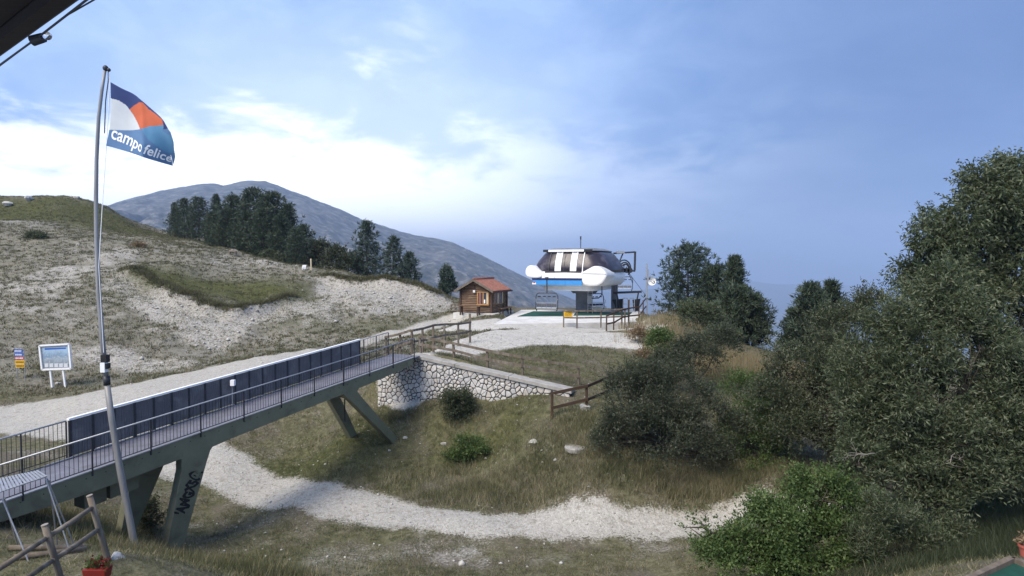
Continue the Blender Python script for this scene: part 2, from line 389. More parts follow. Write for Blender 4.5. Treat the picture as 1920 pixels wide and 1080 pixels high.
def seg_dist(X, Y, line):
    best = np.full(X.shape, 1e9)
    for (x0, y0, w0), (x1, y1, w1) in zip(line[:-1], line[1:]):
        dx, dy = x1 - x0, y1 - y0; t = np.clip(((X - x0) * dx + (Y - y0) * dy) / (dx * dx + dy * dy), 0, 1)
        dd = np.hypot(X - x0 - t * dx, Y - y0 - t * dy) - (w0 + t * (w1 - w0)) / 2
        best = np.minimum(best, dd)
    return best
def road(pl): return [(*tuple(P(a, b, c))[:2], wd) for a, b, c, wd in pl]
ROADS = [road([(-200,830,30,5),(0,785,33.5,5.5),(150,800,31,4.5),(320,850,28.5,3.6),(420,880,26.5,3.2),(520,920,24,2.7),(700,958,21.4,2.3),(900,980,20,1.7),(1100,987,19.7,1.6),(1300,982,19.8,1.6),(1420,968,20,1.6),(1600,990,18.5,1.2)]),
         road([(-200,830,30,7),(0,785,33,8),(200,745,35.5,7),(400,700,40,6),(600,658,45,5.6),(750,625,51,5),(850,602,57,4.5),(930,597,57,3)]),
         road([(775,662,31.5,3),(850,645,36,5),(930,635,40,7),(1020,632,42,8.5),(1110,636,41,6),(1160,648,38,2.4)]),
         road([(900,612,50,6),(1050,614,48,6),(1190,615,47,5)])]
def blob(X, Y, px, py, d, rx, ry):
    c = P(px, py, d); return np.exp(-(((X - c.x) / rx) ** 2 + ((Y - c.y) / ry) ** 2))
def masks(X, Y):
    nz = (fbm(X / 1.3, Y / 1.3, 4, 21) - .47) * 2.6
    rd = np.minimum.reduce([seg_dist(X, Y, r) for r in ROADS])
    rr = sstep(-(rd + nz * .45), -.45, .55)
    yard = sstep(-(np.minimum(seg_dist(X, Y, ROADS[2]), seg_dist(X, Y, ROADS[3])) + nz), -.9, .7)
    green = 1.5 * blob(X, Y, 410, 545, 62, 10, 4.2) + .9 * blob(X, Y, 560, 850, 27, 4.5, 2.5) + .6 * blob(X, Y, 880, 830, 26, 6, 3) + .9 * blob(X, Y, 60, 400, 98, 25, 10) + .5 * blob(X, Y, 420, 1040, 17, 2.5, 1.3) + 1.0 * blob(X, Y, 210, 410, 102, 14, 12) + .4 * blob(X, Y, 700, 610, 55, 12, 2) + .35 * blob(X, Y, 1050, 680, 34, 7, 3)
    bare = 1.1 * blob(X, Y, 400, 612, 52, 3.2, 2.6) + 1.0 * blob(X, Y, 500, 588, 57, 8, 2.2) + 1.0 * blob(X, Y, 680, 568, 62, 8, 3.5) + .6 * blob(X, Y, 160, 500, 66, 4, 9) + .5 * blob(X, Y, 500, 500, 75, 9, 3.5) + .8 * blob(X, Y, 230, 680, 45, 3, 1.5) + .6 * blob(X, Y, 780, 575, 63, 5, 3) + .35 * blob(X, Y, 50, 560, 55, 16, 10) + .8 * blob(X, Y, 125, 385, 104, 2.2, 6) + .6 * blob(X, Y, 60, 430, 86, 6, 4) + .35 * blob(X, Y, 900, 1040, 17.5, 9, 1.2) + .4 * blob(X, Y, 330, 690, 45, 8, 1.2)
    for k in (0, 1):
        q, wx = lip_s(X, Y, k); bare = bare + 1.3 * wx * sstep(q, -5.0, -2.2) * (1 - sstep(q, -.7, -.1)) * (.55 + .9 * fbm(X / 2.5, Y / 2.5, 3, 96)); green = green + .6 * wx * sstep(q, -.3, .2) * (1 - sstep(q, 1.0, 3.0))
    hillw = sstep(-X - .25 * (Y - 40), -2, 4) * sstep(Y, 37, 42)
    bare = bare + .08 * sstep(-X - .25 * (Y - 40), 0, 8) * sstep(Y, 40, 46) * (1 - sstep(Y, 74, 92))
    n2 = fbm(X / 2.2, Y / 2.2, 4, 31)
    green = np.clip(green + (n2 - .47) * .9, 0, 1); bare = np.clip(bare + (fbm(X / 1.4, Y / 1.4, 4, 41) - .5) * 1.3, 0, 1) * (1 - green * .7)
    global HILLW; HILLW = hillw; straw = .9 * sstep(-X - .25 * (Y - 40), -4, 2) * sstep(Y, 68, 76) * (1 - sstep(Y, 82, 92)); return rr, np.clip(yard, 0, 1), green, bare, rd

ys = [1.5]
while ys[-1] < 200: ys.append(ys[-1] + .008 * ys[-1] + .05)
while ys[-1] < 15500: ys.append(ys[-1] * 1.06)
ys = np.array(ys); ts = np.linspace(-1.12, 1.12, 440)
GY, GT = np.meshgrid(ys, ts, indexing='ij'); GX = GT * (GY * .92 + 9)
GZ = Hs(GX, GY)
rr, yard, green, bare, rd = masks(GX, GY); hillg = HILLW.copy()
nr, nc = GX.shape
idx = np.arange(nr * nc).reshape(nr, nc)
FQ = np.stack([idx[:-1, :-1], idx[:-1, 1:], idx[1:, 1:], idx[1:, :-1]], -1).reshape(-1, 4)
VV = np.stack([GX.ravel(), GY.ravel(), GZ.ravel()], -1)
far_a = sstep(np.hypot(GX, GY), 190, 320)

gm = bpy.data.materials.new('meadow_ground'); gm.use_nodes = True; t = NT(gm.node_tree)
co = t.n('ShaderNodeNewGeometry').outputs['Position']
def att(n): return t.n('ShaderNodeAttribute', attribute_name=n).outputs['Fac']
nA = t.noise(co, .55, 6, .6, .3); nB = t.noise(co, 3.5, 5, .65); nC = t.noise(co, 14, 4, .7)
vor = t.n('ShaderNodeTexVoronoi', inp={'Scale': 11.0, 'Vector': co, 'Randomness': 1.0})
vor2 = t.n('ShaderNodeTexVoronoi', inp={'Scale': 55.0, 'Vector': co})
dry = t.ramp(nB, [(.3, (.080, .078, .044)), (.5, (.142, .135, .080)), (.7, (.22, .205, .13))])
grn = t.ramp(nB, [(.3, (.045, .05, .019)), (.52, (.085, .092, .034)), (.72, (.15, .14, .062))])
brown = t.ramp(nC, [(.3, (.11, .093, .07)), (.7, (.21, .185, .145))])
dry = t.mix(t.smooth(nA, .42, .62), dry, brown)
fine = t.n('ShaderNodeMix', data_type='FLOAT'); 
scree = t.ramp(vor.outputs['Color'], [(.15, (.30, .285, .255)), (.5, (.41, .39, .355)), (.85, (.52, .50, .46))])
scree = t.mix(t.smooth(nB, .5, .7), scree, (.12, .10, .065))
grav = t.ramp(vor2.outputs['Color'], [(.1, (.36, .34, .305)), (.5, (.47, .45, .41)), (.9, (.60, .58, .54))])
grav = t.mix(t.smooth(nB, .50, .72, 0, .65), grav, (.24, .21, .165))
yrd = t.ramp(nB, [(.3, (.62, .60, .565)), (.55, (.55, .53, .49)), (.72, (.34, .31, .26))])
hsoil = t.ramp(nB, [(.3, (.16, .150, .118)), (.5, (.245, .232, .19)), (.7, (.33, .315, .27))])
c = t.mix(t.math('MULTIPLY', att('hill'), .85), dry, hsoil)
c = t.mix(att('green'), c, grn)
bsel = t.smooth(t.math('ADD', att('bare'), t.math('ADD', t.math('MULTIPLY', t.math('SUBTRACT', nB, .5), .7), t.math('MULTIPLY', t.math('SUBTRACT', nC, .5), 1.2))), .15, .75)
c = t.mix(bsel, c, scree)
rsel = t.smooth(t.math('ADD', att('road'), t.math('ADD', t.math('MULTIPLY', t.math('SUBTRACT', nC, .5), 1.6), t.math('ADD', t.math('MULTIPLY', t.math('SUBTRACT', nB, .5), 1.0), t.math('MULTIPLY', t.math('SUBTRACT', t.noise(co, 1.1, 5, .7), .5), 1.3)))), .25, .75)
c = t.mix(rsel, c, grav)
ysel = t.smooth(t.math('ADD', att('yard'), t.math('MULTIPLY', t.math('SUBTRACT', nC, .5), 1.1)), .3, .7)
wear = t.smooth(t.noise(co, 1.6, 5, .7, 1.2), .50, .68, 0, .55)
yrd = t.mix(wear, yrd, (.30, .27, .21))
c = t.mix(ysel, c, yrd)
fco = t.n('ShaderNodeMapping', inp={0: co, 3: (.0012, .006, .004)}).outputs[0]
fv = t.n('ShaderNodeTexVoronoi', inp={'Scale': 1.0, 'Vector': fco})
fieldc = t.ramp(fv.outputs['Color'], [(.1, (.05, .06, .03)), (.45, (.12, .115, .06)), (.8, (.24, .21, .13))])
fieldc = t.mix(t.smooth(t.noise(co, .004, 6, .65), .52, .6), fieldc, (.03, .042, .022))
c = t.mix(att('far'), c, fieldc)
gr1 = t.noise(co, 38, 3, .7); gr2 = t.noise(co, 8, 4, .7)
c = t.mix(1.0, c, t.ramp(gr1, [(.3, (.62, .62, .62)), (.7, (1.0, 1.0, 1.0))]), 'MULTIPLY')
c = t.mix(1.0, c, t.ramp(gr2, [(.32, (.74, .74, .73)), (.62, (1.0, 1.0, 1.0))]), 'MULTIPLY')
pb = t.n('ShaderNodeBsdfPrincipled', inp={'Base Color': c, 'Roughness': .95, 'Specular IOR Level': .1})
hgt = t.math('ADD', t.math('MULTIPLY', nB, .6), t.math('MULTIPLY', vor.outputs['Distance'], .25))
bn = t.n('ShaderNodeBump', inp={'Strength': .7, 'Distance': .09, 'Height': hgt})
t.t.links.new(bn.outputs[0], pb.inputs['Normal']); t.n('ShaderNodeOutputMaterial', inp={0: pb.outputs[0]})

hillmask = ((-GX - .25 * (GY - 40) > -1) & (GY > 38) & (rd > .5) & (np.hypot(GX, GY) < 150)).ravel()
rk = rr.ravel(); yk = yard.ravel()
fr = rk[FQ].mean(1); fy = yk[FQ].mean(1); fh = hillmask[FQ].mean(1)
isyard = fy > .5; isroad = (fr > .5) & ~isyard; ishill = (fh > .5) & ~isyard & ~isroad
def ground_piece(name, sel, label):
    fq = FQ[sel]; used = np.unique(fq); remap = np.zeros(len(VV), dtype=np.int64); remap[used] = np.arange(len(used))
    o = np_mesh(name, VV[used], remap[fq], gm, smooth=True, attrs={'road': rk[used], 'yard': yk[used], 'green': green.ravel()[used], 'bare': bare.ravel()[used], 'far': far_a.ravel()[used], 'hill': hillg.ravel()[used]})
    return tag(o, label, None, None, 'structure')
ground_piece('ground', ~isyard & ~isroad & ~ishill, 'dry grassy ground running from the bridge down into the far valley')
ground_piece('gravel_path', isroad, 'pale gravel path curving under the footbridge and up to the hut')
ground_piece('gravel_yard', isyard, 'white gravel yard in front of the chairlift station')
ground_piece('hillside', ishill, 'scree and tussock covered hillside behind the footbridge')

# ---------------------------------------------------------------- far mountain and hills
RID = [(-250,430),(0,420),(150,405),(200,390),(240,376),(290,362),(330,353),(370,347),(400,345),(425,349),(445,344),(470,341),(500,342),(525,349),(560,363),(620,385),(680,412),(750,433),(800,445),(850,456),(890,472),(930,492),(970,512),(1010,532),(1060,556),(1120,575),(1200,600)]
rx = np.array([a for a, b in RID]); ry = np.array([b for a, b in RID])
mat_m = bpy.data.materials.new('mountain_slope'); mat_m.use_nodes = True; t = NT(mat_m.node_tree)
co = t.n('ShaderNodeNewGeometry').outputs['Position']
a1 = t.noise(co, .004, 8, .65, .5); a2 = t.noise(co, .03, 6, .7)
c = t.ramp(a1, [(.35, (.04, .045, .038)), (.52, (.07, .07, .06)), (.66, (.11, .105, .098))])
c = t.mix(t.smooth(a2, .50, .62), c, (.17, .165, .16)); c = t.mix(t.smooth(a2, .46, .36), c, (.016, .022, .014))
pb = t.n('ShaderNodeBsdfPrincipled', inp={'Base Color': c, 'Roughness': .95, 'Specular IOR Level': .05})
t.n('ShaderNodeOutputMaterial', inp={0: pb.outputs[0]})
mx = np.linspace(-250, 1250, 420); DC = 3000.0
md = np.concatenate([np.linspace(900, 3000, 130), np.linspace(3020, 4200, 30)])
MXp, MDp = np.meshgrid(mx, md)
crest_x = (MXp - 960) / F * DC
crest_z = 9 + (500 - np.interp(MXp, rx, ry)) / F * DC
X = crest_x * (.35 + .65 * MDp / DC); tt = (MDp - 900) / (DC - 900)
Z = np.where(MDp <= DC, VALLEY * .5 + (crest_z - VALLEY * .5) * np.clip(tt, 0, 1) ** .62, crest_z - (MDp - DC) * .45)
rough = fbm(X / 420, MDp / 420, 6, 77) - .49; rid = 1 - np.abs(fbm(X / 170, MDp / 520, 5, 55) * 2 - .97) * 2
Z += (rough * 260 + (rid - .6) * 105) * np.clip(1 - np.abs(tt), 0, 1) * np.clip(tt * 3, 0, 1)
Z += (fbm(X / 60, MDp / 60, 3, 3) - .44) * 16
ii = np.arange(MXp.size).reshape(MXp.shape)
fq = np.stack([ii[:-1, :-1], ii[:-1, 1:], ii[1:, 1:], ii[1:, :-1]], -1).reshape(-1, 4)
tag(np_mesh('mountain', np.stack([X.ravel(), MDp.ravel(), Z.ravel()], -1), fq, mat_m, smooth=True), 'long blue hazy mountain rising behind the pines', None, None, 'structure')
hx = np.linspace(-1000, 3200, 300); hd = np.concatenate([np.linspace(7800, 10500, 40), np.linspace(10600, 13000, 16)])
HXp, HDp = np.meshgrid(hx, hd); DC = 10500.0
prof = np.interp(HXp, [-1000, 900, 1150, 1300, 1400, 1460, 1520, 1600, 1700, 1900, 2400, 3200], [535, 545, 548, 536, 527, 533, 531, 536, 545, 538, 525, 540])
cz = 9 + (500 - prof) / F * DC; X = (HXp - 960) / F * (DC * .3 + .7 * HDp); tt = np.clip((HDp - 7800) / (DC - 7800), 0, 1)
Z = np.where(HDp <= DC, VALLEY - 20 + (cz - VALLEY + 20) * tt ** .9, cz - (HDp - DC) * .2) + (fbm(X / 900, HDp / 900, 5, 88) - .48) * 260 * np.sin(np.pi * np.clip(tt, 0, 1)) + (fbm(X / 300, HDp / 300, 3, 8) - .44) * 30
ii = np.arange(HXp.size).reshape(HXp.shape)
fq = np.stack([ii[:-1, :-1], ii[:-1, 1:], ii[1:, 1:], ii[1:, :-1]], -1).reshape(-1, 4)
tag(np_mesh('distant_hills', np.stack([X.ravel(), HDp.ravel(), Z.ravel()], -1), fq, mat_m, smooth=True), 'faint blue hills across the far valley', None, None, 'structure')

# ---------------------------------------------------------------- haze
hz = MB(); hz.box((0, 6750, -80), (27800, 14500, 1180)); ho = hz.build('haze', []); tag(ho, 'thin blue rain haze filling the air over the valley', None, None, 'stuff')
hm = bpy.data.materials.new('air_haze'); hm.use_nodes = True; t = NT(hm.node_tree)
pv = t.n('ShaderNodeVolumePrincipled', inp={'Color': (.46, .63, .94, 1), 'Density': .00018, 'Anisotropy': .0})
t.n('ShaderNodeOutputMaterial', inp={1: pv.outputs[0]}); ho.data.materials.append(hm)

# ================================================================ STONE WALL
def clip_poly(poly, a, b):
    """keep the side of polygon nearer to a than b"""
    mx, my = (a[0] + b[0]) / 2, (a[1] + b[1]) / 2; nx, ny = b[0] - a[0], b[1] - a[1]; out = []
    for i in range(len(poly)):
        p, q = poly[i], poly[(i + 1) % len(poly)]
        dp = (p[0] - mx) * nx + (p[1] - my) * ny; dq = (q[0] - mx) * nx + (q[1] - my) * ny
        if dp <= 0: out.append(p)
        if dp * dq < 0: f = dp / (dp - dq); out.append((p[0] + (q[0] - p[0]) * f, p[1] + (q[1] - p[1]) * f))
    return out
def shrink(poly, g):
    n = len(poly); cx = sum(p[0] for p in poly) / n; cy = sum(p[1] for p in poly) / n; out = []
    for p in poly:
        d = math.hypot(p[0] - cx, p[1] - cy); k = max(.2, 1 - g / max(d, 1e-3) * 1.25); out.append((cx + (p[0] - cx) * k, cy + (p[1] - cy) * k))
    return out
def chaikin(poly):
    out = []
    for i in range(len(poly)):
        p, q = poly[i], poly[(i + 1) % len(poly)]
        out += [(p[0] * .86 + q[0] * .14, p[1] * .86 + q[1] * .14), (p[0] * .14 + q[0] * .86, p[1] * .14 + q[1] * .86)]
    return out
def wallpt(s, z, q=0.0): return Vector((WA[0] + WD[0] * s + WN[0] * q, WA[1] + WD[1] * s + WN[1] * q, z))
S_BR = 2.05                       # where the coping starts, beside the bridge end
zt_a = P(787, 671, 29.6).z - .02; zt_b = P(1060, 737, 27.0).z
def wall_top(s): return 3.95 if s < .45 else (zt_a if s < S_BR else zt_a + (zt_b - zt_a) * (s - S_BR) / (WL - S_BR))
def wall_foot(s): p = wallpt(s, 0, -.05); return H(p.x, p.y) - .12
wall = thing('stone_wall', 'rubble stone retaining wall with sloping concrete coping at the end of the footbridge', 'wall', wallpt(WL / 2, 2.0))
prof_s = [0, .2, .449, .451, 1.2, S_BR] + list(np.linspace(S_BR, WL, 9)[1:])
poly = [wallpt(s, wall_foot(s) - .3, .05) for s in prof_s] + [wallpt(s, wall_top(s) - .02, .05) for s in reversed(prof_s)]
MB().prism(poly, Vector((WN[0], WN[1], 0)) * .55).build('wall_core', MORTAR, wall)
cp = MB()
for s0, s1 in ((S_BR - .05, 4.35), (4.37, 7.1), (7.12, WL + .1)):
    a = [wallpt(s0, wall_top(max(s0, S_BR)) + .0, -.07), wallpt(s0, wall_top(max(s0, S_BR)) + .17, -.07), wallpt(s1, wall_top(s1) + .17, -.07), wallpt(s1, wall_top(s1), -.07)]
    MB().prism(a, Vector((WN[0], WN[1], 0)) * .66).build('coping_slab', CONC_GREY, wall, bevel=.015)
STONEMATS = [mat('wall_stone_%s' % k, c1, c2, 7, .9, .012) for k, c1, c2 in (('pale', (.60, .59, .575), (.44, .435, .43)), ('grey', (.48, .475, .475), (.36, .36, .36)), ('warm', (.54, .51, .475), (.39, .365, .34)))]
sites = []
while len(sites) < 340:
    best = None
    for _ in range(random.choice((2, 4, 9))):
        s = random.uniform(0.0, WL); z = random.uniform(1.3, 4.6)
        if z > wall_top(s) - .03 or z < wall_foot(s) - .05: continue
        dm = min([math.hypot(s - a, z - b) for a, b in sites] or [9])
        if best is None or dm > best[0]: best = (dm, s, z)
    if best: sites.append(best[1:])
nst = 0
for i, a in enumerate(sites):
    s0 = a[0]
    pl = [(max(0, s0 - .6), a[1] - .6), (min(WL, s0 + .6), a[1] - .6), (min(WL, s0 + .6), min(a[1] + .6, wall_top(min(WL, s0 + .3)) - .01)), (max(0, s0 - .6), min(a[1] + .6, wall_top(max(0, s0 - .3)) - .01))]
    for b in sorted(sites, key=lambda b: (b[0] - a[0]) ** 2 + (b[1] - a[1]) ** 2)[1:16]:
        pl = clip_poly(pl, a, b)
        if len(pl) < 3: break
    if len(pl) < 3: continue
    pl = chaikin(shrink(pl, random.uniform(.016, .03)))
    pl = [(p, min(q, wall_top(p) - .012)) for p, q in pl]
    n = len(pl); cxm = sum(p[0] for p in pl) / n; czm = sum(p[1] for p in pl) / n
    pr = random.uniform(.03, .065); tilt = random.uniform(-.08, .08), random.uniform(-.08, .08)
    ringA = [wallpt(p, q, .052) for p, q in pl]; ringB = [wallpt(p, q, .05 - pr * .7) for p, q in pl]
    ringC = [wallpt(cxm + (p - cxm) * .72, czm + (q - czm) * .72, .05 - pr + (p - cxm) * tilt[0] + (q - czm) * tilt[1]) for p, q in pl]
    m = MB(); m.poly(ringA + ringB + ringC, [(k, (k + 1) % n, n + (k + 1) % n, n + k) for k in range(n)] + [(n + k, n + (k + 1) % n, 2 * n + (k + 1) % n, 2 * n + k) for k in range(n)] + [tuple(range(2 * n, 3 * n))])
    if nst < 298: m.build('stone', random.choice(STONEMATS), wall, smooth=False); nst += 1
    else:
        if nst == 298: rest = MB(); nst += 1
        rest.poly(m.v, m.f)
if nst > 298: tag(rest.build('stone', STONEMATS[1], wall), kind='stuff')

# ================================================================ FOOTBRIDGE
RB = P(775, 672, 29.0); AH = Vector((-.513, -1, 0)).normalized(); NH = Vector((AH.y, -AH.x, 0))
if NH.y < 0: NH = -NH
SL = (P(110, 905, 15.6).z - RB.z) / ((RB - P(110, 905, 15.6)).xy.length)
BW = 1.75
def B(t, s=0.0, h=0.0): return RB + AH * t + NH * s + Vector((0, 0, SL * t + h))
TE = 18.5                      # the deck ends at the lodge
br = thing('footbridge', 'long grey green steel footbridge on slanted legs with blue grey screen panels', 'bridge', B(8, .8, -2))
def bquad(t0, t1, s0, s1, h0, h1):
    m = MB(); p = [B(t, s, h) for h in (h0, h1) for s in (s0, s1) for t in (t0, t1)]
    return m.poly(p, [(0, 2, 3, 1), (4, 5, 7, 6), (0, 1, 5, 4), (2, 6, 7, 3), (0, 4, 6, 2), (1, 3, 7, 5)])
tb = np.linspace(-.6, TE, 15)
for a, b in zip(tb[:-1], tb[1:]): bquad(a + .006, b - .006, .05, BW - .05, -.07, 0).build('deck_plate', DECKM, br)
def girder(s0, s1):
    tp = [0.0, 1.7, 3.4, 6.7, 10, 10.8, 11.6, 13.4, 14.8, 16.2, 17]; dp = [.30, .37, .44, .47, .52, .56, .56, .56, .52, .44, .36]
    poly = [B(t_, s0, .03) for t_ in tp] + [B(t_, s0, -d_) for t_, d_ in reversed(list(zip(tp, dp)))]
    return MB().prism(poly, NH * (s1 - s0))
girder(0, .045).build('side_girder', STEEL_GREEN, br); girder(BW - .045, BW).build('side_girder', STEEL_GREEN, br)
bquad(0, 17, -.03, .045, .033, .06).build('edge_strip', GALV, br)
for k, tm in enumerate(np.linspace(1, 14.5, 8)): bquad(tm, tm + .1, .05, BW - .05, -.30, -.075).build('cross_beam', STEEL_GREEN, br)
def t_at(px, s):
    u = (px - 960) / F; o = RB + NH * s; return (o.x - u * o.y) / (u * AH.y - AH.x)
def leg(top, base, s0, s1, zb):
    """top: (t_left, t_right, depth) ; base: (t_left, t_right)"""
    tl, tr, dt = top; bl, brr = base; mid = lambda a, b, f: a + (b - a) * f
    zl = zb
    pts_ = [B(tr + .25 * (1 if brr > tr else -1) * 0 - .35, s0, -dt), B(tr, s0, -dt - .22), None]
    def Q(t, z): p = B(t, s0, 0); return Vector((p.x, p.y, z))
    zt = B((tl + tr) / 2, 0, 0).z - dt
    fil = .16
    poly = [Q(tl + fil, zt + .02), Q(tl + .08, zt - .12), Q(mid(tl, bl, .12), mid(zt, zb, .16)), Q(bl, zl), Q(brr, zl), Q(mid(tr, brr, .12), mid(zt, zb, .16)), Q(tr - .02, zt - .12), Q(tr - .14, zt + .02)]
    return MB().prism(poly, NH * (s1 - s0))
# t grows towards the lodge; tl is the larger t
def zg(t, s): p = B(t, s); return H(p.x, p.y) - .1
def legs_at(tl, tr, bl, brr, s0, s1, dt):
    sm = 0 if s0 < 1 else BW; b = (t_at(bl, sm), t_at(brr, sm))
    return leg((t_at(tl, sm), t_at(tr, sm), dt), b, s0, s1, min(zg(b[0], sm), zg(b[1], sm))).build('leg', STEEL_GREEN, br, bevel=.02)
legs_at(339, 388, 297, 331, .003, .30, .50)
legs_at(236, 304, 201, 228, BW - .30, BW - .003, .50)
legs_at(645, 668, 738, 751, .003, .28, .40)
legs_at(596, 618, 649, 661, BW - .28, BW - .003, .40)
bquad(4.2, 4.35, .3, BW - .3, -.75, -.6).build('cross_brace', STEEL_GREEN, br)
MB().tube([B(3.7, .9, -.6), B(3.7, .9, -2.0)], .03, 6).build('drain_pipe', DARKSTEEL, br)
# screen on the far side
T0, T1, NPAN = t_at(672, BW), t_at(123, BW), 20; PH = 1.10
for k in range(NPAN + 1):
    tk = T0 + (T1 - T0) * k / NPAN; bquad(tk - .035, tk + .035, BW - .06, BW + .0, .0, PH).build('screen_post', DARKSTEEL, br)
for k in range(NPAN):
    ta = T0 + (T1 - T0) * k / NPAN + .035; tb_ = T0 + (T1 - T0) * (k + 1) / NPAN - .035
    m = MB(); n = 14; lo, hi = .06, PH - .02
    vs = []; 
    for j in range(n + 1):
        tj = ta + (tb_ - ta) * j / n; dd = .012 * (j % 2)
        vs += [B(tj, BW - .045 + dd, lo), B(tj, BW - .045 + dd, hi)]
    m.poly(vs, [(2 * j, 2 * j + 2, 2 * j + 3, 2 * j + 1) for j in range(n)])
    vs2 = [v + NH * .012 for v in vs]; m.poly(vs2, [(2 * j, 2 * j + 1, 2 * j + 3, 2 * j + 2) for j in range(n)])
    m.build('screen_panel', PANELM, br)
bquad(T0 - .05, T1 + .05, BW - .09, BW + .03, PH + .002, PH + .06).build('screen_top_rail', WHITEP, br)
m = MB()
for tm in np.arange(T0 + .3, T1, 1.3): m.tube([B(tm, BW - .10, .04), B(tm + .9, BW - .10, .04)], .02, 6)
m.build('cable_duct', GALV, br)
def railing(s, t0, t1, spost, gap, hh=.95):
    MB().tube([B(t0, s, hh), B(t1, s, hh)], .024, 8).build('handrail', GALV, br, smooth=True)
    MB().tube([B(t0, s, .12), B(t1, s, .12)], .013, 6).build('bottom_rail', DARKSTEEL, br)
    for tm in np.arange(t0, t1 + .01, spost): bquad(tm - .014, tm + .014, s - .02, s + .02, -.1, hh - .02).build('railing_post', DARKSTEEL, br)
    m = MB()
    for tm in np.arange(t0 + gap, t1, gap): m.beam(B(tm, s, .12), B(tm, s, hh - .02), .011, .011, up=AH)
    return m
tag(railing(-.02, -.05, 18, 1.6, .11).build('baluster', DARKSTEEL, br), kind='stuff')
tag(railing(BW - .03, T1 + .1, 17, 1.1, .11, PH).build('baluster', DARKSTEEL, br), kind='stuff')
tag(railing(BW - .03, -.3, T0 - .1, .9, .11, PH).build('baluster', DARKSTEEL, br), kind='stuff')
# hanging box panels below the lodge end
t1_, t2_, t3_ = t_at(250, .5), t_at(192, .5), t_at(146, .5)
bquad(t1_, t2_ - .05, .45, .95, -1.1, -.35).build('service_panel', STEEL_GREEN, br); bquad(t2_ + .05, t3_, .45, .95, -1.1, -.35).build('service_panel', STEEL_GREEN, br)
m = MB()
for tm in np.arange(.5, 16.5, .5): m.tube([B(tm, .0, -.12), B(tm, -.012, -.12)], .016, 6)
tag(m.build('bolt', DARKSTEEL, br), kind='stuff')
# lamp on a bent conduit on the walkway
lm = MB(); pt = t_at(434, 1.5); lm.tube([B(pt, 1.55, .05), B(pt, 1.55, .6), B(pt + .05, 1.5, .85)], .016, 6)
lo_ = lm.build('lamp_stem', GALV, br); MB().box(B(pt + .05, 1.45, .9), (.14, .14, .2)).build('lamp_head', WHITEP, lo_)
# graffiti letters on the near lodge-side leg
def text_mesh(body, size=1.0, bold=0.0):
    cu = bpy.data.curves.new('t', 'FONT'); cu.body = body; cu.size = size; cu.offset = bold; cu.resolution_u = 3
    o = bpy.data.objects.new('t', cu); COL.objects.link(o); bpy.context.view_layer.update()
    me = bpy.data.meshes.new_from_object(o.evaluated_get(bpy.context.evaluated_depsgraph_get()))
    bpy.data.objects.remove(o); V = np.array([v.co[:] for v in me.vertices]); Fs = [tuple(p.vertices) for p in me.polygons]
    bpy.data.meshes.remove(me); return V, Fs
gv, gf = text_mesh("'AMGX5@", 1.0, .06)
gv[:, 0] -= gv[:, 0].min(); gl = gv[:, 0].max(); gv[:, 1] -= gv[:, 1].min(); gh = gv[:, 1].max()
p0 = P(327, 958, 18.35); p1 = P(368, 886, 18.6)
def legpt(t, z): p = B(t, -.004, 0); return Vector((p.x, p.y, z))
def t_of(px):
    u = (px - 960) / F; return (RB.x - u * RB.y) / (u * AH.y - AH.x)
ta_, tb_ = t_of(331), t_of(362)
za_ = P(331, 965, B(ta_).y).z; zb_ = P(362, 890, B(tb_).y).z
ax_ = (legpt(tb_, zb_) - legpt(ta_, za_)); ln = ax_.length; ax_.normalize(); up_ = (AH * 1 + Vector((0, 0, 0))).cross(Vector((0, 0, 1))).cross(ax_)
up_ = ax_.cross(NH).normalized()
if up_.dot(AH) < 0: up_ = -up_
gr = MB(); gr.poly([legpt(ta_, za_) + ax_ * (x / gl * ln * 1.12) + up_ * ((y / gh - .5) * .50 + .05 * math.sin(x * 5)) for x, y, _ in gv], gf)
gr.build('graffiti', INK, br)

# ================================================================ CHAIRLIFT STATION
TH = R(25); SX = Vector((math.cos(TH), -math.sin(TH), 0)); SY = Vector((math.sin(TH), math.cos(TH), 0))
ZP = 4.45
SO = Vector((5.0, 57.9, ZP))
def S(x, y, z): return SO + SX * x + SY * y + Vector((0, 0, z))
slab_pts = [(-1.5, 48.5), (10.5, 50.2), (13.9, 65.5), (1.0, 64.5)]
m = MB(); m.prism([Vector((x, y, ZP)) for x, y in slab_pts], (0, 0, -.9)); tag(m.build('concrete_platform', CONC), 'pale concrete platform under the chairlift station', None, None, 'structure')
st = thing('chairlift_station', 'white chairlift terminal with smoked canopy and bright blue band', 'chairlift station', SO)
def ring(hw, y0, y1, z, p=3.2, n=40, fr=1.0):
    """super-ellipse plan ring"""
    out = []; cy = (y0 + y1) / 2; hl = (y1 - y0) / 2; hw *= 1.09
    for k in range(n):
        a = 2 * math.pi * k / n; c, s_ = math.cos(a), math.sin(a)
        out.append(S(hw * math.copysign(abs(c) ** (2 / p), c), cy + hl * math.copysign(abs(s_) ** (2 / p), s_), z))
    return out
def loft(rings, cap=True):
    m = MB(); n = len(rings[0]); v = [q for r_ in rings for q in r_]
    f = [(i * n + j, i * n + (j + 1) % n, (i + 1) * n + (j + 1) % n, (i + 1) * n + j) for i in range(len(rings) - 1) for j in range(n)]
    if cap: f += [tuple(reversed(range(n))), tuple(range((len(rings) - 1) * n, len(rings) * n))]
    return m.poly(v, f)
HW = 3.75; SLN = 8.2
def SH(z): return z + H_ADJ
H_ADJ = 0.0
loft([ring(2.5, .5, SLN - 1.0, 2.25, 6), ring(2.55, .45, SLN - 1, 2.72, 6)]).build('lower_housing', OFFWHITE, st, smooth=False)
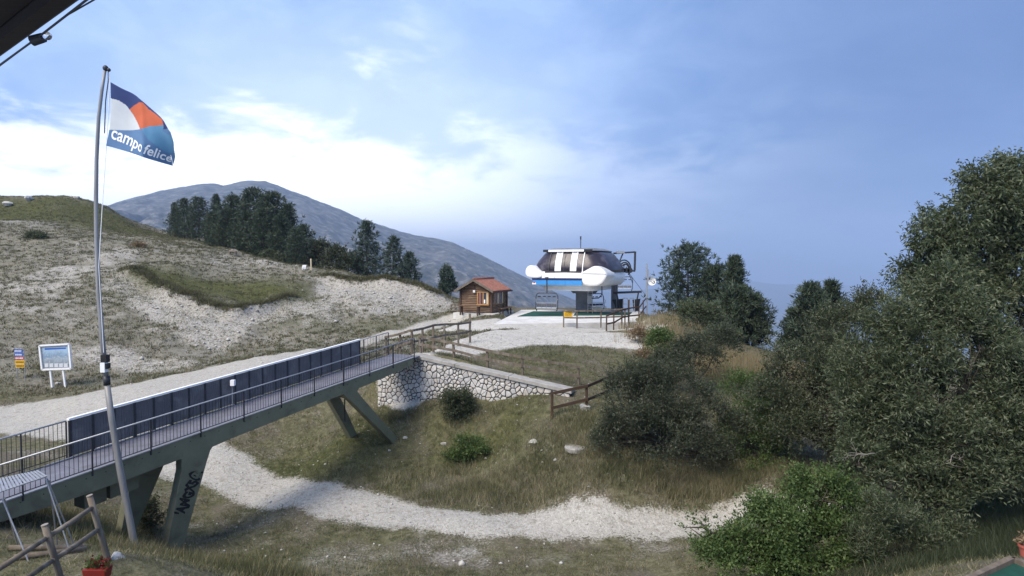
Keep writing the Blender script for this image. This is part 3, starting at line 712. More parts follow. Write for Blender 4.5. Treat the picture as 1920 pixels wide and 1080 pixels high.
loft([ring(3.35, .12, SLN, 2.72, 5), ring(3.62, .0, SLN + .1, 3.0, 5), ring(3.75, -.06, SLN + .2, 3.45, 5), ring(3.72, -.02, SLN + .2, 3.9, 5), ring(3.55, .1, SLN + .1, 4.08, 5)]).build('shell', OFFWHITE, st, smooth=True)
loft([ring(3.75, .2, SLN, 4.05, 4.2), ring(3.62, .27, SLN + .1, 4.5, 4.2), ring(3.3, .5, SLN, 5.1, 4.2), ring(2.85, .8, SLN - .3, 5.7, 4.2), ring(2.5, 1.0, SLN - .7, 6.05, 4.4)]).build('smoked_canopy', TINTGLASS, st, smooth=True)
loft([ring(2.58, .9, SLN - .6, 6.05, 5), ring(2.56, .92, SLN - .65, 6.10, 5), ring(2.0, 1.6, SLN - 1.2, 6.33, 5)]).build('roof', MASTGREY, st, smooth=False)
# blue band and navy line round the front
def band(x0, x1, y, z0, z1, d, tilt=0.0):
    p = [S(x0, y, z0), S(x1, y, z0), S(x1, y - tilt, z1), S(x0, y - tilt, z1)]
    return MB().prism(p, SY * d)
for a, b in ((-3.25, -1.75), (-1.73, .05), (.07, 1.72)): band(a, b, -.11, 2.80, 3.26, .14, .05).build('blue_band_panel', BLUEBAND, st)
band(-3.3, 1.75, -.17, 3.262, 3.42, .14).build('navy_band', NAVY, st)
band(-3.3, -2.9, -.135, 2.84, 3.0, .02).build('emblem', WHITEP, st); band(-3.18, -3.0, -.145, 2.95, 3.12, .008).build('emblem', REDP, st)
band(-2.3, 1.75, -.15, 3.47, 3.93, .14).build('front_fascia', WHITEP, st)
band(-2.05, 1.6, .03, 3.94, 4.12, .1).build('window_sill', DARKSTEEL, st)
# white cheeks
def cheek(prof, y0, y1):
    m = MB(); m.prism([S(x, y0, z) for x, z in prof], SY * (y1 - y0)); return m
def rounded(p, n=2):
    for _ in range(n): p = [(a[0] * f + b[0] * (1 - f), a[1] * f + b[1] * (1 - f)) for a, b in zip(p, p[1:] + p[:1]) for f in (.75, .25)]
    return p
cheek(rounded([(-2.3, 3.44), (-3.6, 3.44), (-4.0, 3.7), (-4.05, 4.2), (-3.75, 4.66), (-3.2, 4.66), (-2.7, 4.25), (-2.25, 4.0)]), -.2, 2.3).build('cheek_fairing', WHITEP, st, bevel=.16)
cheek(rounded([(1.74, 2.72), (3.5, 2.72), (4.15, 3.6), (4.15, 3.9), (3.7, 4.4), (3.0, 4.68), (2.3, 4.3), (1.72, 4.0)], 2), -.3, 2.6).build('cheek_fairing', OFFWHITE, st, bevel=.16)
MB().beam(S(1.8, -.312, 3.92), S(4.25, -.312, 3.86), .02, .03).build('panel_seam', GALV, st)
for xx in (-2.0, -1.0, .05, .95): MB().beam(S(xx, -.156, 3.48), S(xx, -.156, 3.92), .012, .02, up=SY).build('panel_seam', GALV, st)
for yy in (3.6, 5.4, 7.0): MB().beam(S(3.9, yy, 3.0), S(4.09, yy, 3.5), .03, .03, up=SY).build('panel_seam', GALV, st)
# white strips with louvres over the canopy
def canopy_front(z):   # y of canopy front at height z
    return float(np.interp(z, [4.05, 4.5, 5.1, 5.7, 6.05], [.2, .27, .5, .8, 1.0]))
def strip(x0, x1, name, m_, off=.05):
    zs = [4.08, 4.5, 5.1, 5.7, 6.04]; v = []
    for z in zs: v += [S(x0, canopy_front(z) - off, z), S(x1, canopy_front(z) - off, z)]
    v += [q + SY * .045 for q in v]; n = len(zs) * 2
    f = [(2 * i, 2 * i + 1, 2 * i + 3, 2 * i + 2) for i in range(len(zs) - 1)] + [(n + 2 * i, n + 2 * i + 2, n + 2 * i + 3, n + 2 * i + 1) for i in range(len(zs) - 1)]
    f += [(2 * i, 2 * i + 2, n + 2 * i + 2, n + 2 * i) for i in range(len(zs) - 1)] + [(2 * i + 1, n + 2 * i + 1, n + 2 * i + 3, 2 * i + 3) for i in range(len(zs) - 1)]
    return MB().poly(v, f).build(name, m_, st)
for a in (-1.12, .42):
    sp = strip(a, a + .62, 'white_strip', WHITEP)
    for k in range(3): z = 5.95 - k * .1; MB().beam(S(a + .12, canopy_front(z) - .062, z), S(a + .5, canopy_front(z) - .062, z), .02, .035).build('louvre', DARKSTEEL, sp)
strip(1.62, 1.70, 'window_bar', WHITEP); strip(-1.75, -1.69, 'window_bar', DARKSTEEL); strip(-.22, -.18, 'window_bar', DARKSTEEL, .03)
# edge strip on the far slope and roof lip
MB().beam(S(-2.0, .82, 6.07), S(1.6, .82, 6.07), .12, .2).build('roof_lip', WHITEP, st)
MB().beam(S(1.62, .84, 6.07), S(2.4, .86, 6.07), .14, .24).build('roof_cap', BLACKP, st); MB().beam(S(-2.55, .86, 6.07), S(-2.02, .84, 6.07), .14, .24).build('roof_cap', BLACKP, st)
for xx in (-3.05, 3.05):
    MB().tube([S(math.copysign(2.5, xx), 2.2, 6.04), S(math.copysign(2.85, xx), 1.9, 5.6), S(math.copysign(3.22, xx), 1.6, 5.0), S(math.copysign(3.42, xx), 1.5, 4.4)], .05, 6).build('canopy_rib', OFFWHITE, st)
for yy in (3.4, 5.2, 6.6):
    MB().tube([S(2.54, yy, 6.02), S(2.80, yy + .05, 5.7), S(3.17, yy + .1, 5.1), S(3.40, yy + .15, 4.5), S(3.46, yy + .15, 4.08)], .035, 6).build('canopy_rib', DARKSTEEL, st)
an = MB(); an.tube([S(.7, 2.5, 6.3), S(.7, 2.5, 7.35)], .04, 6); an.tube([S(.7, 2.5, 7.2), S(.7, 2.5, 7.5)], .07, 6); an.build('antenna', DARKSTEEL, st)
# masts and drive column
m = MB(); m.prism([S(-.05, 3.2, .0), S(1.25, 3.2, .0), S(1.25, 3.2, 2.3), S(-.05, 3.2, 2.3)], SY * 1.3); m.build('column', MASTGREY, st, bevel=.06)
m = MB(); m.prism([S(-.25, 3.0, 1.9), S(1.6, 3.0, 1.9), S(1.9, 3.0, 2.26), S(-.6, 3.0, 2.26)], SY * 1.7); m.build('column_head', MASTGREY, st)
for xx in (2.9, 3.25): MB().beam(S(xx, 6.2, 0), S(xx, 6.2, 2.75), .28, .28, up=SY).build('rear_pillar', MASTGREY, st)
lad = MB()
for xx in (1.5, 1.95): lad.tube([S(xx, 2.4, 0), S(xx, 2.4, 2.3)], .03, 6)
for k in range(8): lad.tube([S(1.5, 2.4, .2 + k * .27), S(1.95, 2.4, .2 + k * .27)], .025, 6)
lad.build('ladder', GALV, st)
MB().tube([S(3.0, 2.0, 2.7), S(3.02, 2.0, 1.9), S(2.7, 2.0, 1.55), S(2.0, 2.0, 1.5)], .055, 8).build('cable_hose', DARKSTEEL, st)
bx = MB(); bx.prism([S(1.3, 2.8, .9), S(1.75, 2.8, .9), S(1.75, 2.8, 1.7), S(1.3, 2.8, 1.7)], SY * .3); bx.build('control_box', GALV, st)
# rope guide frame sticking out at the back
fr_ = MB()
def FS(px, py, d=63.5): return P(px, py, d)
fr_.tube([FS(1150, 475), FS(1191, 472.5)], .09, 8); fr_.tube([FS(1191, 471.5), FS(1190, 507)], .11, 8); fr_.tube([FS(1172, 507), FS(1191, 508)], .09, 8); fr_.tube([FS(1168, 475), FS(1161, 492)], .07, 6)
fr_.build('guide_frame', DARKSTEEL, st)
for r_, cx_ in ((10, 1171), (14, 1170), (7, 1172)):
    MB().tube([FS(cx_ + r_ * .9 * math.cos(a), 503 - r_ * 1.1 * math.sin(a), 63 + r_ * .03) for a in np.linspace(-.9, 2.4, 12)], .07, 6).build('guide_rail', DARKSTEEL, st)
for px in (1168, 1175, 1181):
    c_ = FS(px, 507, 63.2); MB().tube([c_ + Vector((0, -.1, 0)), c_ + Vector((0, .1, 0))], .28, 14).build('rope_wheel', DARKSTEEL, st)
MB().tube([FS(1174, 500), P(1186, 530, 68)], .04, 5).build('stay_cable', DARKSTEEL, st)
mp = MB(); mp.box(FS(1163, 473), (.8, .5, .25)); mp.build('motor_box', GALV, st)

# ---- chairs
def make_chair(loc, rz, sc_, label):
    c = thing('lift_chair', label, 'lift chair', (0, 0, 0), 'four seat chairs hanging on the lift')
    m = MB(); w_ = 1.05
    fr = [(-w_ + .1, 0, 0.15), (-w_, .05, .45), (-w_, .25, 1.55), (-w_ + .12, .27, 1.8), (-w_ + .3, .27, 1.86), (w_ - .3, .27, 1.86), (w_ - .12, .27, 1.8), (w_, .25, 1.55), (w_, .05, .45), (w_ - .1, 0, .15)]
    m.tube(fr, .045, 8); m.tube([(-w_, .05, .45), (-w_, -.45, .42)], .035, 6); m.tube([(w_, .05, .45), (w_, -.45, .42)], .035, 6); m.build('frame', DARKSTEEL, c, smooth=True)
    for k in range(4):
        x0 = -w_ + .09 + k * (2 * w_ - .18) / 4; x1 = x0 + (2 * w_ - .18) / 4 - .03
        s = MB(); s.prism([Vector((x0, -.45, .40)), Vector((x0, -.48, .46)), Vector((x0, .06, .48)), Vector((x0, .08, .40))], (x1 - x0, 0, 0)); s.build('seat', CHAIRSEAT, c, bevel=.02)
        b = MB(); b.prism([Vector((x0, .07, .56)), Vector((x0, .03, .58)), Vector((x0, .12, .80)), Vector((x0, .16, .79))], (x1 - x0, 0, 0)); b.build('backrest', DARKSTEEL, c, bevel=.01)
        h = MB(); h.tube([(x0 + .08, .22, 1.52), (x1 - .08, .22, 1.52)], .05, 6); h.build('headrest', BLACKP, c)
    m = MB(); m.tube([(-w_, .2, 1.3), (-w_ + .06, -.35, 1.15), (-w_ + .1, -.5, .95), (w_ - .1, -.5, .95), (w_ - .06, -.35, 1.15), (w_, .2, 1.3)], .025, 6); m.build('safety_bar', GALV, c)
    m = MB(); m.tube([(0, .27, 1.86), (0, .35, 2.4), (0, .1, 3.3)], .055, 8); m.tube([(-.16, .1, 3.3), (.16, .1, 3.3)], .11, 8); m.build('hanger', DARKSTEEL, c)
    c.location = loc; c.rotation_euler = (0, 0, rz); c.scale = (sc_,) * 3
    return c
ch = make_chair(P(1025, 584, 57.5) - Vector((0, 0, .1)), R(-8), .98, 'empty lift chair hanging at the near side below the blue band')
for (px, py, d, rz, lab, s_) in ((1117, 583, 61, R(20), 'lift chair half hidden behind the ladder and column', .92), (1169, 548, 70, R(-20), 'lift chair high up below the rope wheels at the back', .95)):
    c = copy_tree(ch); c['label'] = lab; c.location = P(px, py, d); c.rotation_euler = (0, 0, rz); c.scale = (s_,) * 3
# the station ropes
MB().tube([P(1172, 502, 63.5), P(1215, 560, 110)], .03, 5).build('rope', DARKSTEEL, st)
# ---- loading gate
lg = thing('loading_gate', 'dark framed loading gate with mesh wings at the back of the platform', 'gate', P(1176, 583, 62))
def LG(px, py, dd=0): return P(px, py, 62 + dd)
MB().beam(LG(1150, 549), LG(1203, 547), .14, .22).build('cross_bar', DARKSTEEL, lg)
for x0, x1 in ((1156, 1164), (1197, 1190)):
    MB().beam(LG(x0, 549), LG(x0 + (x1 - x0), 584), .12, .12).build('post', DARKSTEEL, lg)
for (a, b, c_, d_) in ((1148, 1168, 1157, 1168), (1186, 1201, 1188, 1197)):
    m = MB(); m.prism([LG(a, 562), LG(b, 560), LG(d_, 583), LG(c_, 583)], Vector((0, .06, 0))); m.build('mesh_wing', BLACKP, lg)
for x0 in (1168, 1180):
    m = MB(); m.tube([LG(x0, 584, -.5), LG(x0 + .5, 562, -.5), LG(x0 + 2, 559, -.5), LG(x0 + 8, 559, -.5), LG(x0 + 9.5, 562, -.5), LG(x0 + 9.5, 584, -.5)], .045, 6); m.tube([LG(x0 + .5, 570, -.5), LG(x0 + 9.5, 570, -.5)], .03, 6); m.build('turnstile_arch', GALV, lg)
# ---- green mats
def flatmat(px4, label, z=ZP + .004):
    ps = []
    for px, py in px4:
        a = P(px, py, 1.0); d = (z - 9) / (a.z - 9); ps.append(Vector((a.x * d, d, z)))
    return ps
m = MB(); m.prism([p + Vector((0, 0, .03)) for p in flatmat([(970, 593.5), (1055, 593), (1060, 585), (1000, 584)], '')], (0, 0, -.026)); tag(m.build('green_mat', GREENMAT), 'green mat lying under the near lift chair', 'mat', 'green mats on the platform')
m = MB(); m.prism([p + Vector((0, 0, .03)) for p in flatmat([(1075, 592), (1180, 591), (1185, 586), (1080, 585.5)], '')], (0, 0, -.026)); tag(m.build('green_mat', GREENMAT), 'green mat behind the platform fence and column', 'mat', 'green mats on the platform')
# ---- radio mast
rm = thing('radio_mast', 'thin steel mast with round white dish beside the platform', 'mast', G(1213, 60))
gb = G(1213, 60); MB().tube([gb - Vector((0, 0, .5)), P(1212.5, 494, 60)], .075, 8).build('pole', GALV, rm); MB().tube([P(1215.5, 505, 60), P(1215.5, 535, 60)], .05, 6).build('antenna', GALV, rm)
m = MB(); c_ = P(1222, 527, 59.8); n = 18
for k, (r_, dy) in enumerate(((0.02, .12), (.2, .09), (.34, .02), (.38, -.04))):
    pass
rr_ = [(.02, .12), (.2, .09), (.34, .02), (.42, -.06)]
v = [c_ + Vector((r_ * math.cos(2 * math.pi * j / n), dy, r_ * math.sin(2 * math.pi * j / n))) for r_, dy in rr_ for j in range(n)]
v2 = [q + Vector((0, .03, 0)) for q in v]
f = [(i * n + j, i * n + (j + 1) % n, (i + 1) * n + (j + 1) % n, (i + 1) * n + j) for i in range(3) for j in range(n)]
m.poly(v, f); m.poly(v2, [tuple(reversed(q)) for q in f]); m.build('dish', WHITEP, rm, smooth=True)
MB().tube([P(1214, 529, 60), c_ + Vector((0, .1, 0))], .04, 6).build('bracket', GALV, rm)

# ================================================================ LOG HUT
hb = G(921, 57.2); HT = R(22); HXv = Vector((math.cos(HT), -math.sin(HT), 0)); HYv = Vector((math.sin(HT), math.cos(HT), 0))
HZ = P(921, 587, 57.2).z
def U(x, y, z): return Vector((hb.x, hb.y, HZ)) + HXv * x + HYv * y + Vector((0, 0, z))   # origin: near corner; x negative = along the gable front
HWD, HL, HE, HR = 3.15, 3.6, 2.15, 3.0
hut = thing('log_hut', 'small brown log hut with red tiled gable roof', 'hut', U(-HWD / 2, HL / 2, 0))
m = MB(); m.prism([U(-HWD - .5, -.7, -.02), U(.7, -.7, -.02), U(.7, HL + .4, -.02), U(-HWD - .5, HL + .4, -.02)], (0, 0, -.6)); m.build('base_slab', CONC, hut)
nl = 13; lh = HE / nl
for k in range(nl):
    z = lh * (k + .5); o_ = random.uniform(-.012, .012)
    MB().tube([U(-HWD, 0 + o_, z), U(0, 0 + o_, z)], lh * .56, 8).build('log', LOGM, hut, smooth=True)
    MB().tube([U(0 + o_, -.0, z), U(0 + o_, HL, z)], lh * .56, 8).build('log', LOGM, hut, smooth=True)
    MB().tube([U(-HWD, 0, z), U(-HWD, HL, z)], lh * .56, 6).build('log', LOGM, hut, smooth=True)
k = 0; z = HE + lh * .5
while z < HR - .1:
    hw_ = HWD / 2 * (1 - (z - HE) / (HR - HE)); MB().tube([U(-HWD / 2 - hw_, 0, z), U(-HWD / 2 + hw_, 0, z)], lh * .56, 8).build('log', LOGM, hut, smooth=True); z += lh
m = MB(); m.prism([U(-HWD + .08, HL, 0), U(-.08, HL, 0), U(-.08, HL, HE), U(-HWD / 2, HL, HR), U(-HWD + .08, HL, HE)], HYv * -.1); m.build('back_wall', LOGM, hut)
for x, y in ((0.06, -.08), (-HWD, -.08), (.07, HL + .02), (.07, HL - .9)): MB().beam(U(x, y, -.02), U(x, y, HE + .05), .16, .16, up=HYv).build('corner_post', HUTPOST, hut)
# roof: two slopes of tile rows
ov = .38; ovf = .55
def slope_pt(side, f, y, lift=0.0):   # f 0 at ridge .. 1 at eave
    x = -HWD / 2 + side * (HWD / 2 + ov) * f; z = HR + .12 - (HR - HE) * (HWD / 2 + ov) / (HWD / 2) * f + lift; return U(x, y, z)
for side in (1, -1):
    m = MB(); m.prism([slope_pt(side, 0, -ovf), slope_pt(side, 1, -ovf), slope_pt(side, 1, HL + .45), slope_pt(side, 0, HL + .45)], (0, 0, -.07)); m.build('roof_deck', WOOD_GREY, hut)
    ncol = 14
    for j in range(ncol):
        y0 = -ovf + (HL + .45 + ovf) * j / ncol; y1 = -ovf + (HL + .45 + ovf) * (j + 1) / ncol; ym = (y0 + y1) / 2
        p = [(y0, .01), (y0 + .04, .05), (ym, .085), (y1 - .04, .05), (y1, .01)]
        m = MB(); a = [slope_pt(side, .0, yy, zz) for yy, zz in p]; b = [slope_pt(side, 1.02, yy, zz) for yy, zz in p]
        m.poly(a + b, [(i, i + 1, 6 + i, 5 + i) for i in range(4)] + [(0, 1, 2, 3, 4), (9, 8, 7, 6, 5), (0, 5, 9, 4)]); m.build('tile_row', TILE_RED, hut, smooth=False)
    MB().beam(slope_pt(side, -.0, -ovf - .03, -.04), slope_pt(side, 1.03, -ovf - .03, -.04), .05, .2).build('bargeboard', WOOD_GREY, hut)
MB().tube([slope_pt(1, 0, -ovf - .02, .08), slope_pt(1, 0, HL + .5, .08)], .11, 8).build('ridge_tile', TILE_RED, hut, smooth=True)
MB().beam(slope_pt(1, 1.05, -ovf, -.05), slope_pt(1, 1.05, HL + .45, -.05), .12, .12).build('gutter', HUTPOST, hut)
# window in the gable front with open shutters
wn = MB()
for (a, b) in (((-1.32, .78), (-1.32, 1.95)), ((-.22, .78), (-.22, 1.95)), ((-1.32, .78), (-.22, .78)), ((-1.32, 1.95), (-.22, 1.95)), ((-.75, .78), (-.75, 1.95))): wn.beam(U(a[0], -.13, a[1]), U(b[0], -.13, b[1]), .10, .10, up=HYv)
wf = wn.build('window', HUTTRIM, hut)
m = MB(); m.prism([U(-1.3, -.12, .8), U(-.24, -.12, .8), U(-.24, -.12, 1.93), U(-1.3, -.12, 1.93)], HYv * .03); m.build('pane', GLASSY, wf)
m = MB(); m.prism([U(-1.2, -.15, .85), U(-.98, -.15, .85), U(-.98, -.15, 1.88), U(-1.2, -.15, 1.88)], HYv * .02); m.build('shutter', TILE_RED, wf)
m = MB(); m.prism([U(-.42, -.16, .85), U(-.28, -.16, .85), U(-.28, -.16, 1.9), U(-.42, -.16, 1.9)], HYv * .02); m.build('curtain', CREAM, wf)
m = MB(); m.prism([U(-.68, -.15, .9), U(-.55, -.15, .9), U(-.55, -.15, 1.25), U(-.68, -.15, 1.25)], HYv * .02); m.build('notice', WHITEP, wf)
MB().beam(U(-1.4, -.22, .76), U(-.12, -.22, .76), .22, .06).build('window_ledge', HUTTRIM, hut)
for y0, y1 in ((.5, 1.1), (1.5, 2.2)):
    wn = MB()
    for a, b in (((y0, .8), (y0, 1.95)), ((y1, .8), (y1, 1.95)), ((y0, .8), (y1, .8)), ((y0, 1.95), (y1, 1.95))): wn.beam(U(.12, a[0], a[1]), U(.12, b[0], b[1]), .08, .08, up=HXv)
    wf = wn.build('window', HUTTRIM, hut); m = MB(); m.prism([U(.11, y0, .8), U(.11, y1, .8), U(.11, y1, 1.95), U(.11, y0, 1.95)], HXv * .02); m.build('pane', GLASSY, wf)
    m = MB(); m.prism([U(.13, y1 + .08, .8), U(.13, y1 + .3, .8), U(.13, y1 + .3, 1.95), U(.13, y1 + .08, 1.95)], HXv * .03); m.build('shutter', CREAM, wf)
lb = MB(); lb.box(U(-HWD / 2 - .1, -.2, 2.02), (.2, .16, .22)); lbo = lb.build('gable_lamp', WHITEP, hut); MB().beam(U(-HWD / 2 - .1, -.1, 2.18), U(-HWD / 2 - .1, -.25, 2.55), .12, .12).build('lamp_bracket', HUTPOST, lbo)
def bench(name, label, c, along, ln_, wd, ht, group=None):
    a = along.normalized(); q = Vector((-a.y, a.x, 0)); z0 = c.z
    b = thing(name, label, 'table' if 'table' in name else 'bench', c)
    for k in range(3): o = c + q * (k - 1) * wd / 3 + Vector((0, 0, ht)); MB().beam(o - a * ln_ / 2, o + a * ln_ / 2, wd / 3 - .02, .06).build('plank', WOOD_DARK if k else LOGM, b)
    for e in (-.38, .38):
        for k in (-.5, .5): MB().beam(c + a * ln_ * e + q * wd * .7 * k - Vector((0, 0, .15)), c + a * ln_ * e + q * wd * .6 * k + Vector((0, 0, ht - .035)), .11, .11, up=a).build('leg', HUTPOST, b)
    return b
bench('picnic_table', 'long dark wooden table in front of the hut gable', U(-1.75, -.62 - .35, -.02), HXv, 2.3, .6, .72)
bench('wooden_bench', 'low dark bench along the window side of the hut', U(.85, 1.4, -.06), HYv, 2.6, .45, .48)

# ================================================================ FENCES
def post(px, yt, yb, d=None):
    b = hit(px, yb) if d is None else G(px, d)
    top = P(px, yt, b.y); return b, Vector((b.x, b.y, top.z))
def wood_fence(name, label, posts, rails, pw=.1, rw=.05, rh=.12, mt=WOOD_GREY, group='wooden rail fences round the lift', brot=True):
    """posts: list of (base, top); rails: list of heights as fraction of post or explicit lists"""
    f = thing(name, label, 'fence', posts[len(posts) // 2][0], group)
    for b, tp in posts:
        MB().beam(b - Vector((0, 0, .35)), tp, pw, pw, up=Vector((.3, 1, 0))).build('post', mt, f, bevel=.008)
    for fr_ in rails:
        for (b0, t0), (b1, t1) in zip(posts[:-1], posts[1:]):
            a = b0 + (t0 - b0) * fr_; b = b1 + (t1 - b1) * fr_; dr = (b - a); sd = Vector((dr.y, -dr.x, 0)).normalized() * (pw / 2 + rw / 2)
            if sd.y > 0: sd = -sd
            MB().beam(a + sd - dr * .02, b + sd + dr * .02, rw, rh).build('rail', mt, f)
    return f
fa = [post(724, 629, 662), post(750, 625, 657), post(772, 618, 669), post(792, 613, 645), post(812, 608, 639), post(833, 606, 637), post(859, 606, 634), post(881, 600, 629)]
fa[2] = (Vector((P(772, 650, 31.5).x, 31.5, H(P(772, 650, 31.5).x, 31.5))), P(772, 620, 31.5))
ds = [33, 32.3, 31.5, 33, 34.5, 36, 37, 38]
fa = [(G(px, d), P(px, yt, d)) for (px, yt), d in zip([(724, 630), (750, 625), (772, 618), (792, 614), (812, 608), (833, 606.5), (859, 606), (881, 603)], ds)]
FA = wood_fence('wooden_fence', 'brown two rail fence curving from the bridge end towards the hut', fa, (.97, .55))
tp = P(881, 588, 38); MB().beam(fa[-1][0] - Vector((0, 0, .3)), tp, .13, .13, up=Vector((0, 1, 0))).build('tall_post', WOOD_GREY, FA)
fb = []
for px, yt in ((787, 629), (850, 642), (913, 655), (979, 668), (1085, 686)):
    s = None
    # stand on the ground just behind the coping
    for q in np.linspace(0, WL, 200):
        p = wallpt(q, 0, .75)
        if abs(960 + p.x / p.y * F - px) < 2.5: s = p
    if s is None: s = G(px, 28.6)
    fb.append((Vector((s.x, s.y, H(s.x, s.y))), P(px, yt, s.y)))
wood_fence('wooden_fence', 'pale weathered fence descending along the top of the stone wall', fb, (.96, .5))
fc = [(hit(1035, 785), None), (hit(1100, 768), None), (hit(1183, 735), None)]
fc = [(b, P(px, yt, b.y)) for (b, _), (px, yt) in zip(fc, ((1035, 735), (1100, 721), (1183, 686)))]
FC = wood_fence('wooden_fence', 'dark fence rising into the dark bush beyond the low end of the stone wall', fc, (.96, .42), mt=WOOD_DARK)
fe = [(G(px, d), P(px, yt, d)) for px, yt, d in ((1184, 672, 34.5), (1180, 640, 39), (1175, 612, 43.5), (1171, 606, 46))]
wood_fence('wooden_fence', 'thin fence running up the slope from the dark bush to the platform', fe, (.95,), rw=.03, rh=.05)
def on_plat(px, py):
    a = P(px, py, 1.0); d = (ZP - 9) / (a.z - 9); return Vector((a.x * d, d, ZP))
fd = [on_plat(px, yb) for px, yb in ((1057, 607), (1082, 607.5), (1127, 606.5), (1172, 605.5))]
FD = wood_fence('wooden_fence', 'platform front fence carrying the yellow notice', [(b + Vector((0, .12, 0)), P(px, yt, b.y)) for b, (px, yt) in zip(fd, ((1057, 581), (1082, 582), (1127, 581.5), (1172, 578)))], (.96, .45))
fd2 = [G(px, d) for px, d in ((1137.5, 46), (1151, 48))] + [on_plat(1166, 607), on_plat(1179, 604.8), on_plat(1198, 604.0), on_plat(1206, 592), on_plat(1212, 584)]
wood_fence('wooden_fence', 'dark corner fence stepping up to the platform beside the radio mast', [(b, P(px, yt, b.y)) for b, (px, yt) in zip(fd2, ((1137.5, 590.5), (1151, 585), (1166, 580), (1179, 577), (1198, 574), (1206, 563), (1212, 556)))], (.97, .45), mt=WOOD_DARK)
MB().beam(on_plat(1179, 604.8) + Vector((0, .15, 0)), P(1179, 562, on_plat(1179, 604.8).y + .15), .1, .1, up=Vector((0, 1, 0))).build('tall_post', HUTPOST, FD)
fh = [(G(px, d), P(px, yt, d)) for px, yt, d in ((846, 571, 60), (853, 569, 59.5), (861, 569, 58.6))]
wood_fence('wooden_fence', 'short brown fence against the wall of the log hut', fh, (.95, .6, .25))
# notice
yn = thing('yellow_notice', 'small yellow notice with dark lines of lettering on the platform fence', 'sign', P(1065, 588, fd[0].y - .1))
a, b = P(1057.5, 594, fd[0].y - .05), P(1073.5, 582, fd[0].y - .05)
MB().frame((a + b) / 2, Vector(((b.x - a.x) / 2, 0, 0)), Vector((0, .02, 0)), Vector((0, 0, (b.z - a.z) / 2))).build('board', YELLOW, yn)
m = MB()
for k in range(4):
    z = b.z - (b.z - a.z) * (.22 + k * .19); x = a.x + .08
    while x < b.x - .12: l_ = random.uniform(.03, .09); m.box((x + l_ / 2, a.y - .024, z), (l_, .004, .035)); x += l_ + .025
m.build('lettering', INK, yn)

# ================================================================ SIGNS ON THE HILL FOOT
sb = hit(105, 727); d = sb.y
mb_ = thing('map_board', 'white framed panorama map board on two white legs below the hill', 'sign', sb)
def SB(px, py, dy=0): p = P(px, py, d); p.y += dy; return p
cn = [SB(80, 693), SB(134, 691), SB(130, 645), SB(75, 648)]
MB().prism([SB(81, 692), SB(133, 690), SB(129, 646), SB(76, 649)], Vector((0, .05, 0))).build('back_panel', GALV, mb_)
for i in range(4): MB().beam(cn[i] - Vector((0, .02, 0)), cn[(i + 1) % 4] - Vector((0, .02, 0)), .10, .15, up=Vector((0, 1, 0))).build('frame_bar', WHITEP, mb_)
for p0, p1 in (((94, 692), (99, 727)), ((118, 691), (124, 726))): MB().beam(SB(*p1) - Vector((0, 0, .4)), SB(*p0), .1, .1, up=Vector((0, 1, 0))).build('leg', WHITEP, mb_)
mapm = bpy.data.materials.new('printed_panorama_map'); mapm.use_nodes = True; t = NT(mapm.node_tree)
co = t.n('ShaderNodeTexCoord').outputs['Object']; zc = t.n('ShaderNodeSeparateXYZ', inp={0: co})
nn = t.noise(co, 2.2, 6, .7, .8)
hh = t.math('ADD', zc.outputs[2], t.math('MULTIPLY', t.math('SUBTRACT', nn, .5), .8))
c = t.ramp(t.smooth(hh, 1.1, 2.6), [(0, (.14, .17, .20)), (.35, (.22, .27, .32)), (.55, (.30, .36, .42)), (.75, (.18, .27, .38)), (1, (.30, .45, .60))])
c = t.mix(t.smooth(t.noise(co, 9, 5, .7), .52, .62), c, (.40, .44, .47))
pb = t.n('ShaderNodeBsdfPrincipled', inp={'Base Color': c, 'Roughness': .35}); t.n('ShaderNodeOutputMaterial', inp={0: pb.outputs[0]})
MB().prism([SB(82, 690, -.006), SB(130, 688, -.006), SB(127, 650, -.006), SB(79, 652, -.006)], Vector((0, .004, 0))).build('map_print', mapm, mb_)
MB().prism([SB(84, 656, -.012), SB(124, 654, -.012), SB(124, 651.5, -.012), SB(84, 653, -.012)], Vector((0, .003, 0))).build('title_strip', BLUEP, mb_)
for k in range(5): MB().prism([SB(84 + k * 9, 688.5, -.012), SB(91 + k * 9, 688, -.012), SB(91 + k * 9, 681, -.012), SB(84 + k * 9, 681.5, -.012)], Vector((0, .003, 0))).build('legend_box', CHAIRSEAT, mb_)
sb = hit(40, 712); d = sb.y
sg = thing('direction_sign', 'stack of blue red and yellow plates on thin posts left by the map board', 'sign', sb)
for px in (31, 45): MB().tube([SB(px + 2, 712) - Vector((0, 0, .3)), SB(px, 655)], .025, 6).build('post', GALV, sg)
for (y0, y1, x0, x1, m_, lab) in ((655, 661, 27, 43, BLUEP, 'blue plate'), (662, 668, 28, 44, BLUEP, 'blue plate'), (669, 674, 29, 45, REDP, 'red plate'), (675.5, 682, 29, 46.5, YELLOW, 'yellow plate'), (683, 689, 30, 46.5, YELLOW, 'yellow plate')):
    pl = MB().prism([SB(x0, y1, -.03), SB(x1, y1, -.03), SB(x1, y0, -.03), SB(x0, y0, -.03)], Vector((0, .02, 0))).build('sign_plate', m_, sg); pl['label'] = lab
    m = MB(); x = x0 + 1.2; ym = (y0 + y1) / 2
    while x < x1 - 2: l_ = random.uniform(.7, 1.6); m.prism([SB(x, ym + 1.3, -.036), SB(x + l_, ym + 1.3, -.036), SB(x + l_, ym - 1.3, -.036), SB(x, ym - 1.3, -.036)], Vector((0, .003, 0))); x += l_ + .7
    m.build('lettering', INK if m_ is YELLOW else WHITEP, pl)
wsg = thing('white_sign', 'tilted blank white sign at the edge of the pine grove', 'sign', hit(572, 505))
d = hit(572, 506).y
